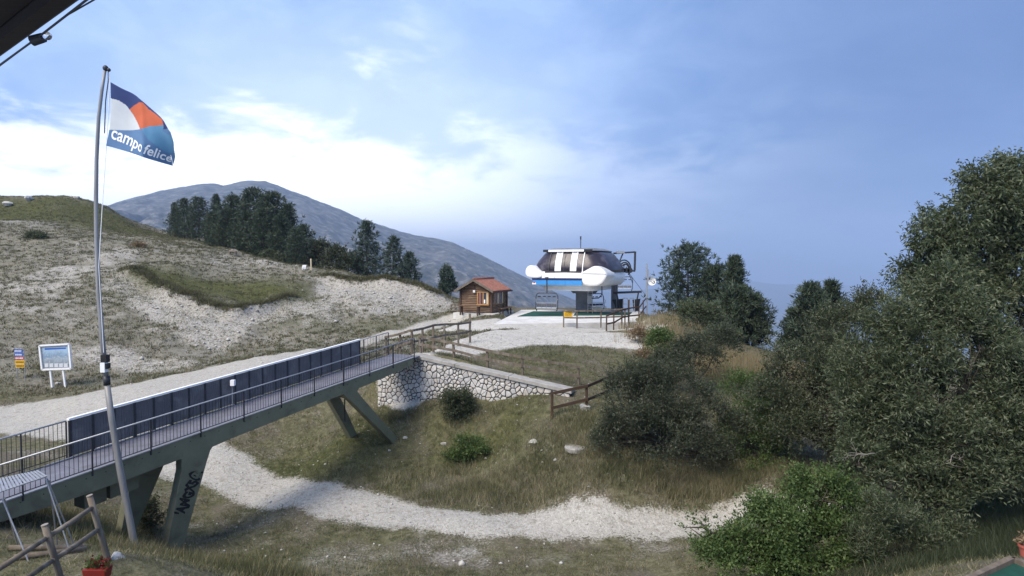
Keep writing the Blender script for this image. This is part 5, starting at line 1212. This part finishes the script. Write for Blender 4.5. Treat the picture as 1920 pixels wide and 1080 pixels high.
# ---- pines
def pine_geo(h, spread, rng, whorls=26, per=6, tufts=6, need=7, nl_=.38, nw=.05, base=.1, shape=.8, lean=0.0):
    V = []; Fs = []; Ti = []; k = 0; m = MB(); m.tube([(0, 0, -.4), (0, 0, h * .4), (lean * h, 0, h * .95)], [h * .022, h * .016, h * .003], 8)
    bases = []; dirs = []; tint = []
    for wv in range(whorls):
        f_ = base + (1 - base) * wv / (whorls - 1) ; z = h * f_; g_ = (f_ - base) / (1 - base)
        ln_ = spread * (max(0.02, 1 - g_) ** shape) * (.55 + .45 * min(1, (g_ + .08) / .2)) * rng.uniform(.75, 1.2)
        for j in range(per):
            a = 2 * math.pi * (j + rng.uniform(-.35, .35)) / per + wv * 1.1; l_ = ln_ * rng.uniform(.6, 1.25) + .1; upk = rng.uniform(.05, .35) + .5 * g_
            d0 = np.array([math.cos(a), math.sin(a), 0]); 
            p0 = np.array([lean * h * f_, 0, z]); ctip = p0 + d0 * l_ + np.array([0, 0, l_ * upk * .8]); cm_ = p0 + d0 * l_ * .5 + np.array([0, 0, l_ * upk * .15])
            if l_ > .5: m.tube([tuple(p0), tuple(cm_), tuple(ctip)], [.018 * h / 8 + .008, .012, .005], 4, cap=False)
            bt = rng.normal(.42, .16)
            nt = max(2, int(tufts * (.4 + .6 * l_ / spread)))
            for q in range(nt):
                s_ = .25 + .75 * (q + rng.uniform(0, 1)) / nt; pp = p0 * (1 - s_) ** 2 + 2 * cm_ * s_ * (1 - s_) + ctip * s_ ** 2 + rng.normal(scale=.10 + .05 * l_, size=3) * np.array([1, 1, .55])
                od = unit((d0 * .7 + np.array([0, 0, .75]) + rng.normal(scale=.35, size=3))[None])[0]
                bases.append(np.repeat(pp[None], need, 0)); dirs.append(unit(od[None] * .9 + rdir(need, rng) * .75)); tint.append(np.clip(bt + rng.normal(scale=.13, size=need), 0, 1))
    bs = np.concatenate(bases); dr = np.concatenate(dirs); ti = np.concatenate(tint)
    V, Fc = leaves_from(bs, dr, nl_, nw, rng)
    return V, Fc, ti, m
def pine(name, label, loc, h, spread, seed, m_=L_PINE, group=None, **kw):
    rng = np.random.default_rng(seed); th = thing(name, label, 'tree', (0, 0, 0), group)
    V, Fc, ti, tr_ = pine_geo(h, spread, rng, **kw); np_mesh('crown', V, Fc, m_, th, tint=ti); tr_.build('trunk', BARK, th, smooth=True)
    th.location = loc; return th
# hill grove: three kinds, copied
GROVE = 'dark pines of the grove on the ridge'
protos = [pine('pine_tree', 'x', (0, 0, 0), 10, s_, 500 + k, group=GROVE, whorls=30, per=7, tufts=7, need=7, nl_=.55, nw=.10, base=.06, shape=sh_) for k, (s_, sh_) in enumerate(((3.6, .5), (3.0, .7), (4.0, .42)))]
spots = [(348, 376, 112, 1.0, 0), (375, 374, 108, 1.1, 2), (408, 368, 104, .8, 1), (440, 371, 100, 1.2, 0), (478, 361, 98, 1.3, 2), (512, 366, 95, 1.25, 0), (540, 388, 93, 1.1, 1), (425, 395, 95, 1.2, 2), (462, 400, 92, 1.2, 0), (495, 395, 90, 1.2, 2), (528, 405, 88, 1.2, 1), (570, 425, 88, 1.1, 0), (588, 452, 87, .8, 1), (556, 432, 84, 1.0, 2), (400, 400, 98, 1.1, 0), (330, 382, 114, .9, 1)]
used = set()
GL = ['pine at the far tip of the grove toward the hilltop', 'second pine from the far tip of the ridge grove', 'small pine with a notch either side left of the tallest grove pine', 'front pine rising just left of the tallest grove pine', 'tallest pine of the ridge grove', 'tall pine just right of the tallest grove pine', 'pine on the falling right flank of the grove', 'lower pine at the grove front above the grazing cow', 'front pine below the tallest grove pine', 'middle front pine in the ridge grove', 'front pine right of the grove middle', 'sloping pine near the right end of the grove', 'last small pine at the right end of the grove', 'paler bushy pine above the tilted white sign', 'rear pine peeping behind the grove front', 'outermost pine of the grove against the mountain']
GI = 0
for px, pyt, d_, wf_, kd in spots:
    x = (px - 960) / F * d_; zt = P(px, pyt, d_).z; zb_ = H(x, d_); h_ = max(zt - zb_, 3.0)
    if kd not in used: o = protos[kd]; used.add(kd)
    else: o = copy_tree(protos[kd])
    o.location = (x, d_, zb_); o.rotation_euler = (0, 0, random.uniform(0, 6.28)); o.scale = (h_ / 10 * wf_, h_ / 10 * wf_, h_ / 10)
    o['label'] = GL[GI]; GI += 1
def pine_at(px, pyt, d_, wpx, seed, label, m_=L_PINE2, group=None, name='pine_tree', **kw):
    x = (px - 960) / F * d_; zb_ = H(x, d_); h_ = P(px, pyt, d_).z - zb_
    return pine(name, label, (x, d_, zb_), h_, wpx * d_ / F, seed, m_, group, **kw)
RG = 'pines right of the grove on the ridge'
kw = dict(whorls=26, per=6, tufts=7, need=8, nl_=.5, nw=.085, base=.05)
pine_at(688, 420, 82, 42, 601, 'spreading pine standing apart on the ridge between grove and hut', group=RG, shape=.55, **kw)
pine_at(738, 448, 80, 34, 602, 'open branched pine at the end of the ridge nearest the hut', group=RG, shape=.6, **{**kw, 'tufts': 5})
pine_at(768, 478, 79, 24, 603, 'smallest ragged pine low on the ridge end', group=RG, shape=.6, **{**kw, 'tufts': 5, 'whorls': 20})
bush('ridge_bush', 'round dark bush joining the grove to the spreading pine', 'bush', 630, 84, [lobe(628, 492, 84, 26, 22), lobe(655, 500, 83, 24, 20), lobe(605, 480, 86, 22, 22)], 1300, L_DARK, (.4, .13), 9, .8, .4, .5, .1)
bush('ridge_bush', 'light green bush at the foot of the grove', 'bush', 505, 84, [lobe(505, 484, 84, 17, 9), lobe(520, 492, 83, 14, 8)], 420, L_OLIVE, (.35, .12), 8, .6, .3, .5, .06)
bush('poplar_tree', 'narrow upright little tree beside the log hut', 'tree', 839, 70, [lobe(837, 520, 70, 7, 18), lobe(846, 540, 70, 8, 16), lobe(832, 545, 70, 7, 12)], 600, L_PINE2, (.3, .09), 8, .5, .3, 1.0, .06)
kn = dict(per=6, need=8, nl_=.42, nw=.062, base=.03)
pine_at(1290, 468, 54, 72, 611, 'broad blue green pine just beyond the platform', whorls=30, tufts=11, shape=.42, **kn)
pine_at(1342, 505, 52, 55, 612, 'dark middle pine behind the olive bush', L_PINE, whorls=26, tufts=10, shape=.45, **kn)
pine_at(1378, 487, 50, 44, 613, 'slender topped pine with a pointed leader', L_PINE, whorls=32, tufts=9, shape=.75, **kn)
pine_at(1412, 560, 47, 46, 614, 'ragged dark pine leaning over the valley view', L_PINE, whorls=24, tufts=8, shape=.45, **kn)
pine_at(1380, 545, 47.5, 52, 618, 'dense shaded pine below the pointed one', L_PINE, whorls=24, tufts=10, shape=.35, **kn)
pine_at(1522, 540, 42, 48, 615, 'dark pine across the valley gap by the grey willow', L_PINE, whorls=30, tufts=10, shape=.5, **kn)
pine_at(1560, 534, 43, 34, 616, 'thin dark pine tip between dark pine and grey willow', L_PINE, whorls=30, tufts=8, shape=.7, **kn)
pine_at(1492, 585, 43, 26, 617, 'small pine at the rim of the valley gap', L_PINE, whorls=20, tufts=7, shape=.5, **kn)

# ---- grasses, tussocks, stones (uncountable)
def scatter_xy(n, x0, x1, y0, y1, rng): return rng.uniform(x0, x1, n), rng.uniform(y0, y1, n)
def blades(X, Y, per, h, wd, rng, spread=.08, lean=.35, tintc=.5, tints=.18, tmod=None):
    n = len(X); Z = Hs(X, Y); k = np.repeat(np.arange(n), per); m_ = len(k)
    b = np.stack([X[k] + rng.normal(scale=spread, size=m_), Y[k] + rng.normal(scale=spread, size=m_), Z[k] - .02], -1)
    hh = (h if np.isscalar(h) else h[k]) * rng.uniform(.5, 1.25, m_); ln_ = rng.normal(scale=lean, size=(m_, 2)) * hh[:, None]
    a = rng.uniform(0, 6.28, m_); ww = (wd if np.isscalar(wd) else wd[k]); sx = np.stack([np.cos(a), np.sin(a), np.zeros(m_)], -1) * ww[:, None] if not np.isscalar(ww) else np.stack([np.cos(a), np.sin(a), np.zeros(m_)], -1) * ww
    tip = b + np.stack([ln_[:, 0], ln_[:, 1], hh], -1)
    V = np.stack([b - sx * .5, b + sx * .5, tip], 1).reshape(-1, 3); Fc = np.arange(3 * m_).reshape(m_, 3)
    base_t = (tintc if tmod is None else tmod)
    st_ = np.clip(base_t + rng.normal(scale=tints, size=n), 0, 1)[k]
    return V, Fc, np.clip(st_ + rng.normal(scale=.08, size=m_), 0, 1)
rng = np.random.default_rng(42)
def keep(X, Y, thr=.35, pr=None):
    r_, y_, g_, b_, rd_ = masks(X, Y); k = (r_ < thr) & (y_ < thr)
    s = (X - WA[0]) * WD[0] + (Y - WA[1]) * WD[1]; q = (X - WA[0]) * WN[0] + (Y - WA[1]) * WN[1]; k &= ~((s > -.3) & (s < WL + .2) & (q > -.15) & (q < .75))
    inp = inpoly(np.stack([X, Y], -1), slab_pts); k &= ~inp
    k &= ~inpoly(np.stack([X, Y], -1), [(q.x, q.y) for q in (U(-HWD - .6, -.8, 0), U(.8, -.8, 0), U(.8, HL + .4, 0), U(-HWD - .6, HL + .4, 0))])
    k &= ~inpoly(np.stack([X, Y], -1), [(q.x, q.y) for q in ps])
    return k, g_, b_
# near meadow
X, Y = scatter_xy(56000, -15, 13, 9.5, 34, rng); dens = fbm(X / 1.1, Y / 1.1, 3, 61); X, Y = X[dens > .36], Y[dens > .36]
k, g_, b_ = keep(X, Y); k &= (rng.random(len(X)) > b_ * .7); X, Y, g_ = X[k], Y[k], g_[k]
hh = .05 + .13 * fbm(X / 2.5, Y / 2.5, 3, 71)
V, Fc, ti = blades(X, Y, 6, hh, .013, rng, .07, .55, tmod=.53 - g_ * .45 + (fbm(X / 2, Y / 2, 3, 15) - .45) * .7)
tag(np_mesh('grass', V, Fc, L_GRASS, tint=ti), 'short dry grass over the meadow around the footbridge', None, None, 'stuff')
X, Y = scatter_xy(16000, -11, 9, 8.5, 17, rng); k, g_, b_ = keep(X, Y); k &= fbm(X / .7, Y / .7, 3, 65) > .40; X, Y = X[k], Y[k]
V, Fc, ti = blades(X, Y, 6, .05 + .12 * fbm(X / 1.5, Y / 1.5, 3, 73), .009, rng, .05, .6, tmod=.5 + (fbm(X / 1.1, Y / 1.1, 3, 25) - .45) * 1.0)
tag(np_mesh('turf', V, Fc, L_GRASS, tint=ti), 'thin dry turf on the bank around the log fence', None, None, 'stuff')
X, Y = scatter_xy(2600, -13, 10, 14, 31, rng); k, g_, b_ = keep(X, Y); k &= fbm(X / 2.6, Y / 2.6, 3, 67) > .43; X, Y = X[k], Y[k]
V, Fc, ti = blades(X, Y, 13, .12 + .12 * rng.random(len(X)), .016, rng, .10, .7, tmod=.25 + .5 * rng.random(len(X)) ** 2)
tag(np_mesh('weeds', V, Fc, L_GRASS, tint=ti), 'dull green weed tufts dotted over the meadow', None, None, 'stuff')
X, Y = scatter_xy(26000, -16, 12, 16, 44, rng); r_, y_, g_, b_, _ = masks(X, Y); k = (r_ > .12) & (r_ < .85) & (y_ < .3) & (rng.random(len(X)) < .55); X, Y = X[k], Y[k]
V, Fc, ti = blades(X, Y, 7, .06 + .06 * rng.random(len(X)), .014, rng, .06, .6, tmod=.35 + .4 * rng.random(len(X)))
tag(np_mesh('verge_grass', V, Fc, L_GRASS, tint=ti), 'ragged grass tufts growing into the gravel path edges', None, None, 'stuff')
# taller dry grass: path banks, slope by the flagpole, below the bushes
Xs, Ys = [], []
def patch(px, py, d_, rx_, ry_, n):
    c = P(px, py, d_); Xs.append(rng.normal(c.x, rx_, n)); Ys.append(rng.normal(c.y, ry_, n))
for a in ((330, 1035, 15.6, 1.6, .6, 700), (230, 1000, 16.8, 1.0, .6, 350), (60, 930, 17.2, 1.6, .9, 420), (858, 790, 25.6, .5, .3, 90), (885, 868, 23.6, .7, .3, 110), (760, 775, 29, 1.6, .2, 160), (930, 765, 27.8, 1.6, .2, 160), (1000, 915, 22.6, 3.2, .5, 900), (1180, 920, 21.6, 2.5, .5, 1000), (1350, 925, 21.4, 1.5, .4, 600), (1000, 860, 23.6, 1.6, .8, 500), (1090, 810, 24.2, 1.0, .7, 350), (760, 880, 24.5, 1.5, .8, 260), (450, 1065, 15.6, 1.2, .4, 300), (1560, 1075, 13.5, 1.2, .5, 120)): patch(*a)
X = np.concatenate(Xs); Y = np.concatenate(Ys); k, g_, b_ = keep(X, Y, .5); X, Y = X[k], Y[k]
V, Fc, ti = blades(X, Y, 9, .34, .014, rng, .10, .38, tmod=.55 + (fbm(X / 1.2, Y / 1.2, 3, 16) - .45) * 1.0)
tag(np_mesh('tall_grass', V, Fc, L_GRASS, tint=ti), 'tall straw coloured grass along the path banks', None, None, 'stuff')
Xs, Ys = [], []
for a in ((1420, 690, 36, 1.5, .9, 620), (1450, 700, 34.5, 1.0, .8, 300), (1300, 640, 38.5, 1.2, 1.2, 480), (1260, 625, 41, 1.2, 1.2, 330), (1340, 700, 33, 1.2, .8, 280), (1250, 600, 47, 1.5, 1.5, 200)): patch(*a)
X = np.concatenate(Xs); Y = np.concatenate(Ys)
V, Fc, ti = blades(X, Y, 9, .8, .022, rng, .16, .12, tintc=.5)
tag(np_mesh('dry_stalks', V, Fc, L_STRAW, tint=ti), 'tall dry grass stalks on the slope under the pines', None, None, 'stuff')
Xs, Ys = [], []
for a in ((1720, 1030, 14, 1.8, .7, 650), (1850, 1000, 15.5, 1.4, .8, 650), (1640, 1060, 13.2, 1.0, .4, 260), (1900, 960, 17.5, 1.2, .8, 350)): patch(*a)
X = np.concatenate(Xs); Y = np.concatenate(Ys); k, g_, b_ = keep(X, Y, .5); X, Y = X[k], Y[k]
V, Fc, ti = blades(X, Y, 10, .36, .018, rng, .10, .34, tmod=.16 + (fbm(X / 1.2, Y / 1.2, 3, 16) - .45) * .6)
tag(np_mesh('shade_grass', V, Fc, L_OLIVE, tint=ti), 'grey green weeds under the willow trees beside the terrace', None, None, 'stuff')
# slope and terrace grass, mid distance
X, Y = scatter_xy(30000, -42, 22, 29, 62, rng); k, g_, b_ = keep(X, Y); k &= fbm(X / 1.6, Y / 1.6, 3, 63) > .40; X, Y, g_ = X[k], Y[k], g_[k]
V, Fc, ti = blades(X, Y, 6, .16, .03, rng, .14, .5, tmod=.50 - g_ * .4 + (fbm(X / 2, Y / 2, 3, 18) - .45) * .8)
tag(np_mesh('slope_grass', V, Fc, L_GRASS, tint=ti), 'patchy grass on the terrace and slopes below the station', None, None, 'stuff')
# hill tussocks
X = rng.uniform(-92, 2, 70000); Y = rng.uniform(38, 124, 70000)
k, g_, b_ = keep(X, Y); k &= (-X - .25 * (Y - 40) > -6) & (np.abs(X) < Y * .9 + 3); k &= rng.random(len(X)) < np.clip(.95 - g_ * .45 - np.clip(b_ - .45, 0, 1) * 2.2, .05, 1) * np.clip(.45 + 1.2 * (fbm(X / 5, Y / 5, 3, 57) - .2), .2, 1); X, Y, g_ = X[k], Y[k], g_[k]
V, Fc, ti = blades(X, Y, 9, .13 + .12 * rng.random(len(X)), .06, rng, .12, .6, tmod=.50 + (fbm(X / 6, Y / 6, 3, 19) - .45) * .8)
tag(np_mesh('hill_tussocks', V, Fc, L_TUSS, tint=ti), 'countless low tussocks spread over the scree hillside', None, None, 'stuff')
Xs, Ys = [], []
for k, nn_ in ((0, 900), (1, 800)):
    a = LIPS[k][0]; xx = rng.uniform(a[0, 0] + 1.5, a[-1, 0] - 1.5, nn_); q, _ = lip_s(xx, xx * 0, k); Xs.append(xx); Ys.append(-q + rng.normal(.25, .35, nn_))
X = np.concatenate(Xs); Y = np.concatenate(Ys)
V, Fc, ti = blades(X, Y, 12, .24 + .16 * rng.random(len(X)), .06, rng, .16, .6, tmod=.25 + .4 * rng.random(len(X)))
tag(np_mesh('lip_grass', V, Fc, L_TUSS, tint=ti), 'dark grass overhanging the lips of the eroded banks', None, None, 'stuff')
# small stones
def stones(name, label, X, Y, size, m_, seed):
    rg = np.random.default_rng(seed); n = len(X); Z = Hs(X, Y)
    o = np.array([[1, 0, 0], [0, 1, 0], [-1, 0, 0], [0, -1, 0], [0, 0, .8], [0, 0, -.6]]); tr_ = np.array([[0, 1, 4], [1, 2, 4], [2, 3, 4], [3, 0, 4], [1, 0, 5], [2, 1, 5], [3, 2, 5], [0, 3, 5]])
    s = size * np.exp(rg.normal(scale=.45, size=n)); a = rg.uniform(0, 6.28, n); v = o[None] * rg.uniform(.6, 1.3, (n, 6, 1)) * s[:, None, None]
    c_, s_ = np.cos(a)[:, None], np.sin(a)[:, None]; v = np.stack([v[..., 0] * c_ - v[..., 1] * s_, v[..., 0] * s_ + v[..., 1] * c_, v[..., 2] * .8], -1) + np.stack([X, Y, Z + s * .15], -1)[:, None]
    return tag(np_mesh(name, v.reshape(-1, 3), (np.arange(n)[:, None, None] * 6 + tr_[None]).reshape(-1, 3), m_), label, None, None, 'stuff')
X, Y = scatter_xy(60000, -16, 12, 15, 44, rng); r_, y_, _, _, _ = masks(X, Y); k = (np.maximum(r_, y_) + rng.normal(scale=.15, size=len(X)) > .45); X, Y = X[k][:9000], Y[k][:9000]
stones('gravel', 'loose pale stones strewn along the gravel path', X, Y, .016, CONC_GREY, 5)
X, Y = scatter_xy(9000, -40, 2, 38, 75, rng); _, _, _, b_, _ = masks(X, Y); k = b_ + rng.normal(scale=.2, size=len(X)) > .55; stones('scree', 'loose pale scree on the bare parts of the hillside', X[k], Y[k], .07, ROCKM, 6)
X, Y = scatter_xy(420, -12, 8, 17, 30, rng); stones('field_stones', 'small pale stones scattered through the meadow grass', X, Y, .032, ROCKM, 8)
# single rocks one can point at
for px, py, r_, lab in ((1000, 829, .2, 'brownish flat rock in the grass beside the round slab'), (1098, 766, .26, 'pale stone at the foot of the second dark fence post'), (760, 821, .10, 'small white stone by the slanted bridge leg'), (730, 845, .08, 'tiny white stone in the meadow below the bridge'), (148, 459, .22, 'white stone high on the hillside'), (305, 681, .16, 'white stone at the foot of the bank'), (110, 720, .18, 'white stone between the map board legs'), (832, 832, .1, 'white stone lying in brown grass left of the low bush')):
    p = hit(px, py); rock('rock', lab, p + Vector((0, 0, r_ * .1)), r_, int(px), 'pale rocks')
for px, d_, r_, lab in ((58, 104, .55, 'squarish boulder standing on the hilltop skyline'), (20, 101, .8, 'long low boulder on the hilltop skyline'), (148, 109, .45, 'dark knob of rock on the highest skyline')):
    p = G(px, d_); rock('rock', lab, p + Vector((0, 0, r_ * .5)), r_, int(px), 'skyline rocks', flat=1.0 if px == 58 else .6)
sp_ = hit(1080, 840); sb_ = thing('stone_slab', 'flat round pale slab lying in grass before the dark bush', 'slab', sp_)
lathe(sp_ - Vector((0, 0, .1)), [(0, 0), (.42, 0), (.44, .14), (.42, .18), (0, .185)], 18).build('slab_top', CONC_GREY, sb_)
# flowers in box and pot
rg = np.random.default_rng(9)
V, Fc, ti = crown([((c_.x, c_.y, c_.z + .11), (.16, .07, .05), 1)], 40, rg, (.035, .03), 5, .05, .2, .8); np_mesh('blooms', V, Fc, L_RED, pl_, tint=ti)
V, Fc, ti = crown([((c_.x, c_.y, c_.z + .10), (.18, .09, .06), 1)], 60, rg, (.05, .03), 5, .05, .2, .8); np_mesh('leaves', V, Fc, L_GREEN, pl_, tint=ti)
V, Fc, ti = crown([((pc.x, pc.y, pc.z + .24), (.10, .10, .06), 1)], 60, rg, (.05, .03), 5, .05, .2, .8); np_mesh('blooms', V, Fc, L_RUST, pot, tint=ti)
# grazing cow on the ridge
cw = hit(437, 479); cd_ = cw.y; cz0 = H(cw.x, cw.y)
sk = [((0, 0, 1.05), .36), ((.55, 0, 1.08), .34), ((-.6, 0, 1.08), .33), ((.95, 0, .95), .22), ((1.2, 0, .6), .13), ((1.35, 0, .28), .12), ((1.48, 0, .12), .08), ((.6, .2, .6), .11), ((.6, .2, .05), .07), ((.6, -.2, .6), .11), ((.6, -.2, .05), .07), ((-.65, .2, .65), .13), ((-.68, .2, .05), .07), ((-.65, -.2, .65), .13), ((-.68, -.2, .05), .07), ((-.95, 0, 1.0), .05), ((-1.0, 0, .5), .03)]
ed_ = [(0, 1), (0, 2), (1, 3), (3, 4), (4, 5), (5, 6), (1, 7), (7, 8), (1, 9), (9, 10), (2, 11), (11, 12), (2, 13), (13, 14), (2, 15), (15, 16)]
me = bpy.data.meshes.new('cow'); me.from_pydata([p for p, r_ in sk], ed_, []); co_ = link('cow', me); co_.location = (cw.x, cw.y, cz0 - .03); co_.rotation_euler = (0, 0, R(-8)); co_.scale = (.62, .62, .62)
sm_ = co_.modifiers.new('skin', 'SKIN')
for v, (p, r_) in zip(me.skin_vertices[0].data, sk): v.radius = (r_, r_)
me.skin_vertices[0].data[0].use_root = True
su = co_.modifiers.new('sub', 'SUBSURF'); su.levels = su.render_levels = 1
me.materials.append(mat('cow_hide', (.22, .19, .16), (.15, .13, .11), 3, .85)); tag(co_, 'greyish cow grazing at the edge of the ridge grove', 'cow')
# farm sheds far below
for k, (px, py) in enumerate(((1450, 630), (1458, 632), (1440, 628))):
    a = P(px, py, 1.0); d_ = 5200; p = hit(px, py, 1500, 9000); b = thing('farm_shed', ('pale farm shed in the valley gap between the two pines', 'white farm shed nearest the right edge of the valley gap', 'small far shed at the left of the valley gap')[k], 'building', p, 'valley sheds')
    MB().box(p + Vector((0, 0, 5)), (45, 16, 12)).build('wall', WHITEP, b); m = MB(); m.prism([p + Vector((-23, -9, 11)), p + Vector((-23, 9, 11)), p + Vector((-23, 0, 16))], (46, 0, 0)); m.build('roof', OFFWHITE, b)
